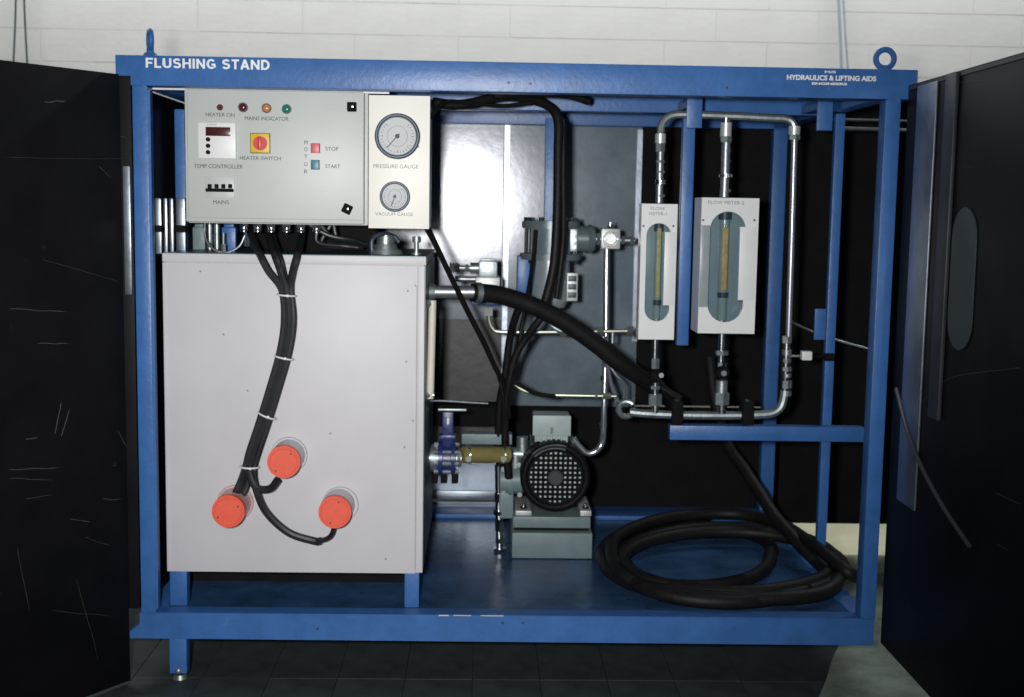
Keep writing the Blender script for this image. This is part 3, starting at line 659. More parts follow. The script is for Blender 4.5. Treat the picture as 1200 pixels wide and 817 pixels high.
# ---------------------------------------------------------------- flow meters
FM = .34
def flowmeter(r_, win, scale, side, label, txt, ty, tubemat, rows):
    x0, x1, za, zb = rect(*r_, FM)
    R_ = thing('flow_meter', label, 'flow meter', ((x0+x1)/2, FM+.05, za), 'flow meters on the right of the stand')
    cx = (P(win[0], 300, FM).x+P(win[2], 300, FM).x)/2; w = m(win[2]-win[0], FM); zt_ = P(800, win[1], FM).z; zb_ = P(800, win[3], FM).z
    st = stadium(cx, (zt_+zb_)/2, w, zt_-zb_, 12)
    b = new(); frame_prism(b, x0, x1, za, zb, st, FM, FM+.012); obj('front_plate', b, WHITE, R_, smooth=False)
    part('back_box', WHITE, lambda b: (box(b, x0, x0+.004, FM+.0125, FM+side, za, zb), box(b, x1-.004, x1, FM+.0125, FM+side, za, zb), box(b, x0+.0045, x1-.0045, FM+.0125, FM+side, zb-.004, zb), box(b, x0+.0045, x1-.0045, FM+.0125, FM+side, za, za+.004)), R_)
    part('inner_block', ACRYL, lambda b: box(b, x0+.005, x1-.005, FM+.036, FM+side-.002, za+.005, zb-.005, .002), R_)
    part('window', GLASS_T, lambda b: prism(b, stadium(cx, (zt_+zb_)/2, w*.995, (zt_-zb_)*.998, 12), FM+.002, FM+.004), R_)
    tcx = P(rows[0], 300, FM+.02).x; rr = m(rows[1], FM)
    g = part('metering_tube', GLASS, lambda b: (cyl(b, (tcx, FM+.026, zb_+.004), (tcx, FM+.026, zt_-.004), rr*1.6, seg=20)), R_)
    za2 = P(800, rows[3], FM).z; zb2 = P(800, rows[2], FM).z
    part('scale_column', tubemat, lambda b: box(b, tcx-rr*.9, tcx+rr*.9, FM+.026-rr*1.7-.003, FM+.026-rr*1.55, za2, zb2, .0005), g)
    part('float', DKSTEEL, lambda b: (cyl(b, (tcx, FM+.02, za2-.02), (tcx, FM+.02, za2-.006), rr*1.75, rr*1.9, 16)), g)
    def grads(b):
        for k in range(26):
            z = za2+(zb2-za2)*k/25; box(b, tcx-rr*.9, tcx+rr*(.1 if k % 5 else .9), FM+.0245-rr*1.7-.002, FM+.0255-rr*1.7-.002, z-.0004, z+.0004)
    part('scale_marks', INKF, grads, g)
    part('tube_end', DKSTEEL, lambda b: cyl(b, (tcx, FM+.026, zt_-.022), (tcx, FM+.026, zt_-.002), rr*2.2, seg=20), g)
    part('tube_end', CHROMED, lambda b: cyl(b, (tcx, FM+.026, zb_+.001), (tcx, FM+.026, zb_+.03), rr*1.2, seg=20), g)
    sx0, sx1, sz0, sz1 = rect(*scale, FM-.002); sc_ = part('scale_plate', WHITE, lambda b: box(b, sx0, sx1, FM-.004, FM-.0005, sz0, sz1, .001), R_)
    part('plate_clip', DKSTEEL, lambda b: (box(b, sx0+.001, sx0+.009, FM-.0055, FM-.0042, sz0-.003, sz0-.0005)), sc_)
    for t_, (tx, tyy, tw, th) in zip(txt, ty): text(t_, tx, tyy, FM-.0005, th, INKF, R_, wpx=tw, depth=.0005)
    for (x, y_) in ((r_[0]+4, r_[1]+26), (r_[2]-3, r_[1]+26)):
        c = P(x, y_, FM); part('screw', DKSTEEL, lambda b: cyl(b, (c.x, FM-.002, c.z), (c.x, FM+.001, c.z), m(1.3, FM), seg=10), R_)
    return R_, x0, x1, za, zb
GLASS_T = bpy.data.materials.new('clear_window'); GLASS_T.use_nodes = True
_n = GLASS_T.node_tree.nodes; _l = GLASS_T.node_tree.links; _n.remove(_n['Principled BSDF'])
_t = _n.new('ShaderNodeBsdfTransparent'); _t.inputs[0].default_value = (.90, .95, .96, 1); _g = _n.new('ShaderNodeBsdfGlossy'); _g.inputs['Roughness'].default_value = .12
_m = _n.new('ShaderNodeMixShader'); _m.inputs[0].default_value = .10; _l.new(_t.outputs[0], _m.inputs[1]); _l.new(_g.outputs[0], _m.inputs[2]); _l.new(_m.outputs[0], _n['Material Output'].inputs['Surface'])
f1 = flowmeter((750, 239, 792, 398), (757, 262, 786, 377), (778, 272, 790.5, 358), .055, 'narrow white flow meter with a yellowish scale, left of the wide one', ('FLOW', 'METER-1'), ((771, 244.5, 17, 3.6), (771, 250.5, 20, 3.6)), TUBE, (771.5, 2.6, 268, 350))
f2 = flowmeter((820, 232, 887, 391), (831, 247, 873, 377), (866, 266, 885, 352), .11, 'wide white flow meter with an orange scale, between two blue posts', ('FLOW METER-2',), ((851, 237.5, 42, 4.0),), TUBE2, (848.5, 3.6, 266, 340))
# grey acrylic strip over wide meter's left side
x0, x1, za, zb = rect(820.5, 264, 831, 360, FM-.003)
part('acrylic_cover', mat('grey_acrylic', (.30, .36, .39), .25), lambda b: box(b, x0, x1, FM-.003, FM-.0005, za, zb, .0008), f2[0])

# ---------------------------------------------------------------- pipework of the meters
def pipe_thing(name, label, cat='pipe', group=None, at=(850, 300, .4)): return thing(name, label, cat, P(*at), group)
YP = .385
def vcyl(b, px, ya, yb_, r, Y=YP, px2=None, hexa=False):
    p0 = P(px, ya, Y); p1 = P(px2 if px2 else px, yb_, Y); p1.x = p0.x if px2 is None else p1.x
    (hexn if hexa else cyl)(b, p1, p0, m(r, Y))
TPp = pipe_thing('upper_pipework', 'bright plated pipe arching over both flow meters from elbow to elbow', 'pipework', at=(850, 140, YP))
u = lambda n, mt, fn: part(n, mt, fn, TPp)
zt_ = P(850, 136.5, YP).z
u('pipe_run', CHROMED, lambda b: tube(b, [P(774, 168, YP), P(774, 156, YP), P(776, 145, YP), P(783, 137, YP), P(795, 134, YP), P(820, 134.5, YP), P(860, 136, YP), P(900, 138, YP), P(920, 139, YP), P(928, 143, YP), P(931, 150, YP)], m(4.6, YP)))
for (x, fits) in ((774, ((157, 168, 6.2, 'w'), (168, 178, 5.6, 'h'), (178, 238, 4.2, 'p'), (188, 191, 5.2, 'h'), (200, 203, 5.2, 'h'), (211, 216, 6, 'c'), (228, 231, 5.4, 'h'))),
                  (851, ((138, 146, 5, 'c'), (144, 160, 6.6, 'w'), (160, 167, 6.8, 'h'), (166, 231, 5, 'p'), (176, 178, 5.6, 'h'), (188, 190, 5.6, 'h'), (204, 208, 8, 'c'), (222, 225, 5.8, 'h'))),
                  (931, ((148, 158, 6.8, 'w'), (158, 164, 7, 'h')))):
    for (ya, yb_, r, k) in fits:
        u({'w': 'union_nut', 'h': 'fitting', 'p': 'pipe', 'c': 'collar'}[k], {'w': mat('satin_nickel', (.72, .74, .76), .35, .5), 'h': CHROMED, 'p': CHROMED, 'c': CHROME}[k], lambda b: vcyl(b, x, ya, yb_, r, hexa=(k == 'h')))
u('drop_pipe', mat('grey_steel_pipe', (.42, .43, .50), .3, .7), lambda b: tube(b, [P(931, 160, YP), P(928, 270, YP), P(924, 395, YP)], m(3.6, YP), 6, 12))
LP = pipe_thing('lower_manifold', 'plated manifold pipe running under both flow meters to the right riser', 'pipework', at=(850, 490, YP))
u = lambda n, mt, fn: part(n, mt, fn, LP)
u('manifold_pipe', CHROMED, lambda b: tube(b, [P(738, 483, YP), P(760, 485, YP), P(800, 486.5, YP), P(850, 487, YP), P(890, 486, YP), P(905, 484, YP), P(914, 478, YP), P(918, 468, YP), P(919.5, 458, YP)], m(5, YP)))
def curl(b):
    c = P(734, 479, YP+.02); R_ = m(9.5, YP); tube(b, [c+Vector((R_*math.cos(a), .03*i/14-.02, R_*math.sin(a))) for i, a in enumerate([PI*.25+i*PI*1.75/14 for i in range(15)])], m(3.6, YP), 3)
u('bent_end', CHROMED, curl)
for (x, fits) in ((768, ((398, 425, 3.6, 'p'), (420, 432, 5, 'h'), (448, 462, 4.4, 'p'), (452, 456, 6, 'h'), (462, 475, 8.4, 'h'), (474, 484, 5, 'p'))),
                  (846, ((391, 440, 3.8, 'p'), (411, 416, 8, 'h'), (425, 430, 5.5, 'h'), (446, 462, 6.8, 'c'), (460, 474, 9.4, 'h'), (474, 484, 6, 'p'))),
                  (922, ((394, 402, 6, 'h'), (402, 462, 4.2, 'p'), (410, 416, 5.6, 'c'), (420, 425, 5.2, 'h'), (430, 435, 6, 'h'), (438, 442, 5.4, 'c'), (446, 455, 6.2, 'h'), (458, 464, 5.6, 'h')))):
    for (ya, yb_, r, k) in fits: u({'h': 'fitting', 'p': 'pipe', 'c': 'collar'}[k], CHROMED if k != 'p' else CHROME, lambda b: vcyl(b, x, ya, yb_, r, hexa=(k == 'h')))
# small valves with black handles
c = P(768, 441, YP-.01); v = u('ball_valve', BLACKD, lambda b: (sph(b, c, m(8, YP)), cyl(b, c+Vector((-.012, -.02, .012)), c+Vector((.02, -.028, -.02)), .006)))
part('valve_nut', MOTOR, lambda b: hexn(b, P(775, 440, YP-.035), P(775, 440, YP-.022), m(3.2, YP)), v)
c = P(846, 436, YP-.01); v = u('ball_valve', BLACKD, lambda b: (cyl(b, c+Vector((0, -.02, 0)), c+Vector((0, .02, 0)), m(7.5, YP), seg=24, bev=.003), box(b, c.x-.004, c.x+.004, c.y-.026, c.y-.02, c.z, c.z+.03, .002)))
part('valve_nut', MOTOR, lambda b: hexn(b, c+Vector((0, -.03, 0)), c+Vector((0, -.0205, 0)), m(3.6, YP)), v)
for (x) in (795, 878):
    x0, x1, za, zb = rect(x-7, 472, x+6, 498.5, YP-.03); v = u('pipe_clamp', BLACKD, lambda b: (box(b, x0, x1, YP-.03, YP+.03, za, zb, .003)))
    part('clamp_bolt', CHROME, lambda b: hexn(b, ((x0+x1)/2, YP-.01, zb), ((x0+x1)/2, YP-.01, zb+.006), .008), v)
# tap on the riser
TV = pipe_thing('sampling_tap', 'small tap with white square knob at the riser right of the flow meters', 'tap', at=(945, 420, YP))
part('tap_stem', CHROMED, lambda b: cyl(b, P(925, 417.5, YP), P(940, 417.5, YP), .003), TV)
x0, x1, za, zb = rect(940, 412, 952, 422.5, YP-.008); part('tap_knob', WHITE, lambda b: box(b, x0, x1, YP-.008, YP+.016, za, zb, .003), TV)
part('tap_nozzle', BLACKD, lambda b: (cyl(b, P(953, 418, YP+.004), P(966, 418.5, YP+.02), .004), cyl(b, P(966, 418.5, YP+.02), P(977, 418.5, YP+.02), .011, seg=16)), TV)

# ---------------------------------------------------------------- filter and gauge block (in front of the rear panels)
YF = .70
c0 = P(645, 300, YF)
FT = thing('filter_housing', 'grey flanged filter housing with tie rods, standing in front of bright rear panels', 'filter', P(645, 362, YF))
ff = lambda n, mt, fn: part(n, mt, fn, FT)
def fz(y_): return P(645, y_, YF).z
R0 = m(27, YF); LIGHTM = mat('cast_light_metal', (.50, .53, .51), .42, .3, .2, 30)
ff('top_flange', FILT, lambda b: cyl(b, (c0.x, YF, fz(268)), (c0.x, YF, fz(259)), m(34, YF), seg=40, bev=.003))
ff('upper_barrel', FILT, lambda b: cyl(b, (c0.x, YF, fz(298)), (c0.x, YF, fz(268)), m(25, YF), seg=36))
ff('lower_flange', FILT, lambda b: cyl(b, (c0.x, YF, fz(304)), (c0.x, YF, fz(297)), m(36, YF), seg=40, bev=.002))
ff('lower_barrel', mat('filter_bowl', (.36, .42, .45), .32, .35, .1), lambda b: (cyl(b, (c0.x, YF, fz(352)), (c0.x, YF, fz(304)), m(23, YF), seg=36), cyl(b, (c0.x, YF, fz(360)), (c0.x, YF, fz(352)), m(18, YF), m(22, YF), seg=36)))
for an in (25, 80, 140, 200, 250, 305, 340):
    a = math.radians(an); x = c0.x+m(30, YF)*math.cos(a); y_ = YF-m(30, YF)*math.sin(a)
    rd = ff('tie_rod', CHROME, lambda b: cyl(b, (x, y_, fz(300)), (x, y_, fz(262)), m(2.4, YF), seg=10))
    part('rod_nut', CHROME, lambda b: (hexn(b, (x, y_, fz(259)), (x, y_, fz(255)), m(4, YF)), hexn(b, (x, y_, fz(308)), (x, y_, fz(304)), m(4, YF))), rd)
x0, x1, za, zb = rect(606, 300, 621, 345, YF-.02); ff('blue_mount', BLUE, lambda b: box(b, x0, x1, YF-.02, YF+.05, za, zb, .004))
for r_ in ((664, 320, 677, 353),):
    x0, x1, za, zb = rect(*r_, YF-.03); tg = ff('clogging_indicator', LIGHTM, lambda b: (box(b, x0, x1, YF-.03, YF, za, zb, .002)))
    part('indicator_window', DKSTEEL, lambda b: [box(b, x0+.004, x1-.004, YF-.0325, YF-.0302, za+.010+k*.024, za+.026+k*.024, .001) for k in range(3)], tg)
x0, x1, za, zb = rect(668, 268, 677, 295, YF-.045); ff('side_label_block', CHROMED, lambda b: (box(b, x0, x1, YF-.045, YF-.02, za, zb, .003), [hexn(b, ((x0+x1)/2, YF-.051, za+(zb-za)*k), ((x0+x1)/2, YF-.045, za+(zb-za)*k), .008) for k in (.2, .5, .82)]))
zc = P(690, 280, YF).z
ff('outlet_flange', FILT, lambda b: (cyl(b, (P(676, 280, YF).x, YF, zc), (P(689, 280, YF).x, YF, zc), m(15, YF), seg=32), cyl(b, (P(689, 280, YF).x, YF, zc), (P(697, 280, YF).x, YF, zc), m(17.5, YF), m(14, YF), seg=32, bev=.002)))
ff('outlet_fitting', CHROMED, lambda b: (cyl(b, (P(697, 280, YF).x, YF, zc), (P(705, 280, YF).x, YF, zc), m(5, YF)), hexn(b, (P(699, 280, YF).x, YF, zc), (P(703, 280, YF).x, YF, zc), m(8, YF))))
# square valve block with pipes
VB = thing('valve_block', 'square pale needle valve block right of the filter, feeding a long pipe', 'valve', P(715, 292, YF))
vb = lambda n, mt, fn: part(n, mt, fn, VB)
x0, x1, za, zb = rect(704.5, 268, 727, 292, YF-.02); 
vb('block_body', LIGHTM, lambda b: box(b, x0, x1, YF-.02, YF+.03, za, zb, .004))
vb('round_boss', CHROME, lambda b: (torus(b, ((x0+x1)/2, YF-.021, (za+zb)/2), m(8, YF), .0025), cyl(b, ((x0+x1)/2, YF-.026, (za+zb)/2), ((x0+x1)/2, YF-.02, (za+zb)/2), m(6, YF), seg=24, bev=.001), box(b, x0+.006, x1-.006, YF-.029, YF-.0262, (za+zb)/2-.003, (za+zb)/2+.003)))
vb('top_screw', CHROME, lambda b: (cyl(b, ((x0+x1)/2, YF, zb), ((x0+x1)/2, YF, zb+.018), .006), hexn(b, ((x0+x1)/2, YF, zb), ((x0+x1)/2, YF, zb+.007), .011)))
vb('side_fitting', CHROMED, lambda b: (cyl(b, (x1, YF, (za+zb)/2-.004), (x1+.045, YF, (za+zb)/2-.004), .009), hexn(b, (x1+.004, YF, (za+zb)/2-.004), (x1+.014, YF, (za+zb)/2-.004), .013), hexn(b, (x1+.03, YF, (za+zb)/2-.004), (x1+.042, YF, (za+zb)/2-.004), .013)))
vb('down_pipe', mat('plated_pipe', (.55, .58, .66), .25, .85), lambda b: tube(b, [P(711, 292, YF), P(710, 400, YF-.02), P(708, 470, YF-.05), P(707, 505, YF-.08), P(705, 520, YF-.1), P(698, 529, YF-.1), P(688, 531, YF-.1), P(678, 522, YF-.1), P(672, 514, YF-.1)], m(3.6, YF), 8, 12))
vb('pipe_collar', CHROME, lambda b: (vcyl(b, 708.5, 441, 446, 4.8, YF-.03), vcyl(b, 707, 497, 501, 5, YF-.06), vcyl(b, 709, 403, 408, 5, YF-.03)))
vb('pipe_strut', mat('plated_pipe', (.55, .58, .66)), lambda b: (tube(b, [P(709, 418, YF-.04), P(716, 450, YF-.06), P(724, 472, YF-.08)], m(2.6, YF), 4), tube(b, [P(709, 420, YF-.04), P(722, 440, YF-.05), P(731, 450, YF-.05), P(731, 470, YF-.05)], m(1.6, YF), 4)))
# cross pipe in the middle
CPp = thing('cross_pipe', 'thin plated pipe running level across the rear panels below the filter', 'pipe', P(650, 392, YF-.1))
YC = YF-.10
BR = mat('bright_zinc', (.74, .76, .66), .25, .9, .15)
cpp = lambda n, mt, fn: part(n, mt, fn, CPp)
cpp('pipe', BR, lambda b: tube(b, [P(572.5, 366, YC), P(573, 376, YC), P(577, 385, YC), P(585, 389, YC), P(620, 389.5, YC), P(680, 389, YC), P(740, 388, YC)], m(2.5, YC), 8, 10))
cpp('elbow', CHROMED, lambda b: tube(b, [P(643, 374, YC-.02), P(647, 382, YC-.02), P(656, 387, YC-.02), P(664, 388, YC-.02)], m(3.4, YC), 6, 10))
for (x, w) in ((660, 6), (703, 6), (738, 7)): cpp('tee', BR, lambda b: hexn(b, P(x-4, 388, YC-.002), P(x+4, 388, YC-.002), m(w, YC)))
cpp('nut', LIGHTM, lambda b: hexn(b, P(572.5, 370, YC), P(572.5, 360, YC), m(5.5, YC)))
cpp('stub', CHROMED, lambda b: (vcyl(b, 718, 389, 402, 2.2, YC), vcyl(b, 707, 394, 400, 3.5, YC)))
b = new(); tube(b, [P(600, 448, YC), P(615, 458, YC), P(640, 463, YC)], m(2.2, YC), 5); tube(b, [P(640, 463, YC), P(722, 464.5, YC)], m(1.7, YC), 0); hexn(b, P(706, 464, YC), P(716, 464.2, YC), m(4, YC)); hexn(b, P(697, 464, YC), P(700, 464.2, YC), m(3, YC))
tag(rebase(obj('thin_pipe', b, mat('green_zinc', (.50, .56, .42), .3, .85))), 'thin dull pipe with brass nuts above the motor terminal box', 'pipe')
# solenoid valve
YS = .62
SV = thing('control_valve', 'small pale directional valve with a dark ribbed knob above the big hose', 'valve', P(572, 355, YS))
sv = lambda n, mt, fn: part(n, mt, fn, SV)
x0, x1, za, zb = rect(561, 306, 583, 325, YS); sv('valve_head', CHROMED, lambda b: (box(b, x0, x1, YS, YS+.05, za, zb, .004), box(b, x0+.004, x1-.004, YS+.01, YS+.04, zb, zb+.006, .002)))
x0, x1, za, zb = rect(557, 325, 586, 350, YS-.01); sv('valve_body', LIGHTM, lambda b: box(b, x0, x1, YS-.01, YS+.06, za, zb, .004))
x0, x1, za, zb = rect(553, 352, 592, 357, YS-.02); sv('mount_plate', BLUE, lambda b: box(b, x0, x1, YS-.02, YS+.06, za, zb, .001))
z_ = P(540, 314, YS+.02).z
def kn(b):
    for k in range(6):
        xa = P(527+k*2.0, 314, YS+.02).x; cyl(b, (xa, YS+.02, z_), (xa+m(1.5, YS), YS+.02, z_), m(6.2 if k % 2 == 0 else 5.2, YS), seg=20)
sv('knob', BLACKD, kn)
sv('spindle', CHROMED, lambda b: (cyl(b, (P(538, 314, YS).x, YS+.02, z_), (P(552, 314, YS).x, YS+.02, z_), m(2.8, YS)), hexn(b, (P(545, 314, YS).x, YS+.02, z_), (P(549, 314, YS).x, YS+.02, z_), m(5, YS)), cyl(b, (P(551, 314, YS).x, YS+.02, z_), (P(562, 314, YS).x, YS+.02, z_), m(6.5, YS))))
z2 = P(540, 327, YS+.02).z; sv('side_port', CHROMED, lambda b: cyl(b, (P(533, 327, YS).x, YS+.02, z2), (P(558, 327, YS).x, YS+.02, z2), m(3.5, YS)))

# ---------------------------------------------------------------- big suction hose
YH = .42
SH = thing('suction_hose', 'thick black hose sweeping from the tank outlet down to the right', 'hose', P(560, 350, YH))
part('hose', RUBBER, lambda b: tube(b, [P(553, 343, .30), P(575, 344, .32), P(600, 350, .34), P(632, 362, .36), P(665, 380, .38), P(698, 403, .40), P(725, 425, .42), P(750, 442, .46), P(772, 458, .54), P(788, 472, .72), P(795, 485, .98)], m(10.6, .36), 8, 20, .0), SH)
part('outlet_pipe', CHROMED, lambda b: (cyl(b, (TKX1-.001, .30, P(500, 342, .30).z), (P(560, 342, .30).x, .30, P(560, 342.5, .30).z), m(7.5, .30), seg=24), cyl(b, (TKX1+.0, .30, P(500, 342, .30).z), (P(510, 342, .30).x, .30, P(510, 342.5, .30).z), m(11, .30), m(9, .30), seg=24)), SH)
part('hose_clamp', CHROMED, lambda b: cyl(b, P(557, 343, .30), P(563, 343.2, .305), m(12.2, .30), seg=32), SH)

# hanging cables and hoses
def hose(pts, r, label, name='hanging_cable', mt=RUBBER, cat='cable', n=8):
    b = new(); tube(b, [P(*p) for p in pts], r, n, 12); return tag(rebase(obj(name, b, mt)), label, cat)
hose([(508, 120, .20), (530, 123, .22), (552, 121, .24), (580, 114, .28), (600, 113, .32), (625, 117, .36), (645, 126, .40), (654, 142, .42), (654, 180, .44), (653, 250, .46), (649, 310, .46), (640, 350, .46), (632, 372, .44)], m(5.6, .4), 'thickest black cable looping under the top beam and dropping before the filter')
hose([(578, 112, .22), (610, 110, .24), (650, 110, .26), (672, 113, .28), (690, 119, .30)], m(4.6, .25), 'short black cable end sticking out right under the top beam')
hose([(505, 138, .10), (512, 128, .12), (525, 119, .16), (560, 122, .22), (590, 124, .26), (625, 120, .3)], m(2.4, .2), 'thin black cable coming off the gauge panel top corner')
hose([(660, 140, .45), (660, 200, .45), (660, 280, .46), (652, 350, .46)], m(3.2, .45), 'slim black cable running close right of the thickest cable')
hose([(497, 262, .12), (512, 290, .18), (530, 328, .24), (548, 365, .30), (566, 400, .36), (580, 430, .42), (592, 455, .46), (596, 490, .5)], m(3.2, .3), 'black cable slanting down from the gauge panel corner, past the big hose')
hose([(503, 268, .14), (518, 300, .20), (536, 338, .26), (553, 372, .32), (570, 405, .38), (584, 440, .44), (590, 470, .46), (590, 520, .5)], m(2.2, .3), 'thinner black cable alongside the slanting one')
hose([(640, 364, .42), (630, 378, .42), (615, 398, .44), (604, 418, .45), (597, 445, .46), (592, 480, .48), (592, 520, .5), (596, 560, .52)], m(4.6, .4), 'black cable curving down from under the big hose to the motor')
hose([(628, 270, .60), (624, 310, .56), (618, 345, .5), (612, 380, .46), (607, 410, .46), (600, 440, .46)], m(2.4, .4), 'thin black cable hanging in front of the blue filter mount')
hose([(597, 445, .47), (610, 452, .48), (628, 461, .5), (650, 465, .52)], m(2.6, .4), 'short black cable branching right beneath the bright panel')
hose([(612, 352, .44), (603, 375, .47), (597, 400, .50), (592, 440, .52), (586, 470, .54), (584, 510, .56), (586, 545, .58)], m(4.6, .5), 'thick black cable drop behind the others, left of the motor')
hose([(745, 430, .5), (765, 448, .5), (785, 460, .48), (798, 468, .46)], m(4, .5), 'black cable end by the left ball valve')
# black box added for the dark band left of the motor
x0, x1, za, zb = rect(506, 474, 590, 500, .95)
tag(rebase(obj('dark_band_box', box(new(), x0, x1, .95, 1.02, za, zb, .004), BLACKD)), 'added black box for the dark band across the rear, above the olive hose', 'dark block')

# ---------------------------------------------------------------- motor
ZT = H1-.009
YM0 = PZ(648, 655, ZT).y
MY = YM0+.02
PL = thing('motor_plinth', 'grey-green two-step steel plinth under the motor', 'plinth', (P(648, 650, YM0).x, YM0+.1, ZT))
x0, x1, za, zb = rect(600, 625, 694, 652, YM0); part('lower_step', PLINTH, lambda b: box(b, x0, x1, YM0, YM0+.26, ZT+.001, zb, .003), PL)
zs = zb
x0, x1, za, zb2 = rect(601, 606, 692, 619, MY); part('dark_spacer', BLACKD, lambda b: box(b, x0+.004, x1-.004, MY+.008, MY+.24, zs+.001, za-.001), PL); part('upper_step', PLINTH, lambda b: box(b, x0, x1, MY, MY+.25, za, zb2, .003), PL)
zfoot = zb2
MO = thing('electric_motor', 'electric motor with round black fan cover, square grille and pale terminal box', 'motor', (P(651, 600, MY).x, MY+.1, zfoot))
mo = lambda n, mt, fn: part(n, mt, fn, MO)
YQ = MY-.03
c = P(651, 560, YQ); R_ = m(42.5, YQ)
mo('fan_cover', BLACK, lambda b: (torus(b, (c.x, YQ+.012, c.z), R_*.88, R_*.115, seg=56, rs=14), cyl(b, (c.x, YQ+.018, c.z), (c.x, YQ+.10, c.z), R_*.97, R_*.99, 56)))
gr = mo('grille_back', mat('grille_pale', (.50, .57, .58), .5, .2), lambda b: cyl(b, (c.x, YQ+.010, c.z), (c.x, YQ+.015, c.z), R_*.76, seg=56))
def wires(b):
    st = R_*.138
    for i in range(-5, 5):
        o = (i+.5)*st
        if abs(o) > R_*.75: continue
        h = math.sqrt((R_*.76)**2-o*o); w = st*.27
        box(b, c.x+o-w, c.x+o+w, YQ+.004, YQ+.0095, c.z-h, c.z+h); box(b, c.x-h, c.x+h, YQ+.002, YQ+.0075, c.z+o-w, c.z+o+w)
part('grille_wires', BLACKD, wires, gr)
part('grille_ring', BLACK, lambda b: torus(b, (c.x, YQ+.006, c.z), R_*.76, R_*.04, seg=56), gr)
mo('hub', mat('hub_grey', (.035, .038, .045), .6), lambda b: cyl(b, (c.x, YQ-.004, c.z), (c.x, YQ+.006, c.z), R_*.20, R_*.24, 24, .002))
def arcs(b):
    for k, rr in enumerate((.84, .93)):
        tube(b, [(c.x+R_*rr*math.cos(a), YQ-.000+k*.003, c.z+R_*rr*math.sin(a)) for a in [math.radians(72+i*9) for i in range(8)]], .0022, 3, 6)
mo('cover_rib', CHROMED, arcs)
mo('motor_body', MOTOR, lambda b: (cyl(b, (c.x, YQ+.10, c.z), (c.x, YQ+.27, c.z), R_*.86, seg=48), [box(b, -.0022, .0022, YQ+.105, YQ+.26, R_*.84, R_*.99, 0, Matrix.Translation((c.x, 0, c.z)) @ Matrix.Rotation(2*PI*k/36, 4, 'Y')) for k in range(36)]))
x0, x1, za, zb = rect(625, 487.5, 668, 510, YQ+.05); tb = mo('terminal_box', MOTORL, lambda b: box(b, x0, x1, YQ+.05, YQ+.14, za, zb, .003))
part('box_lid', MOTORL, lambda b: box(b, x0-.002, x1+.002, YQ+.042, YQ+.0495, za-.001, zb+.002, .002), tb)
part('box_mark', INKF, lambda b: box(b, (x0+x1)/2-.004, (x0+x1)/2+.004, YQ+.0405, YQ+.0415, za+.005, za+.024), tb)
def nk(b):
    for k in range(7):
        xx = x0+.008+(x1-x0-.016)*k/6; box(b, xx-.0028, xx+.0028, YQ+.055, YQ+.12, za-.022, za-.001, .001)
    box(b, x0+.008, x1-.008, YQ+.07, YQ+.12, za-.022, za-.002)
mo('box_neck', MOTORL, nk)
for r_ in ((604, 599, 623, 606), (680, 599, 693, 606)):
    x0, x1, za, zb = rect(*r_, MY+.01); ft = mo('foot', LIGHTM, lambda b: box(b, x0, x1, MY+.01, MY+.20, zfoot+.001, zb, .002))
    part('foot_bolt', CHROME, lambda b: (hexn(b, ((x0+x1)/2, MY+.03, zb), ((x0+x1)/2, MY+.03, zb+.010), .010), cyl(b, ((x0+x1)/2, MY+.03, zb), ((x0+x1)/2, MY+.03, zb+.018), .005)), ft)
mo('lug', CHROMED, lambda b: (sph(b, P(673, 517, YQ+.08), m(5, YQ)), cyl(b, P(673, 517, YQ+.08), P(664, 527, YQ+.10), .008)))
# pump beside the motor
PU = thing('oil_pump', 'dark cast pump with plated fittings squeezed between olive hose and motor', 'pump', P(598, 600, MY+.1))
pu = lambda n, mt, fn: part(n, mt, fn, PU)
YU = MY+.08
pu('pump_body', MOTOR, lambda b: (cyl(b, P(586, 562, YU), P(613, 562, YU), m(17, YU), seg=28, bev=.004), cyl(b, P(595, 562, YU-.001), P(601, 562, YU-.001), m(20, YU), seg=28, bev=.002), box(b, P(594, 0, YU).x, P(611, 0, YU).x, YU-.03, YU+.03, P(600, 605, YU).z, P(600, 575, YU).z, .004)))
pu('pump_port', CHROMED, lambda b: (cyl(b, P(597, 532, YU), P(613, 532, YU), m(8, YU)), cyl(b, P(604, 532, YU), P(604, 552, YU), m(8, YU)), hexn(b, P(594, 532, YU), P(599, 532, YU), m(10, YU)), cyl(b, P(612, 512, YU), P(612, 530, YU), m(7, YU))))
for x, y_ in ((590, 550), (590, 575), (608, 545), (609, 580)): pu('mounting_bolt', MOTOR, lambda b: hexn(b, P(x, y_, YU-.03), P(x, y_, YU-.02), m(3.2, YU)))
YD = .62
ds = pu('drain_pipe', CHROME, lambda b: (tube(b, [P(584, 545, YD), P(584.5, 600, YD), P(585.5, 645, YD)], m(4.2, YD), 4, 12)))
part('drain_fitting', CHROME, lambda b: [hexn(b, P(584+.02*(a_-545), e_, YD), P(584+.02*(a_-545), a_, YD), m(w_, YD)) for a_, e_, w_ in ((578, 588, 6), (598, 603, 8), (608, 622, 6), (630, 636, 6), (642, 647, 9))], ds)

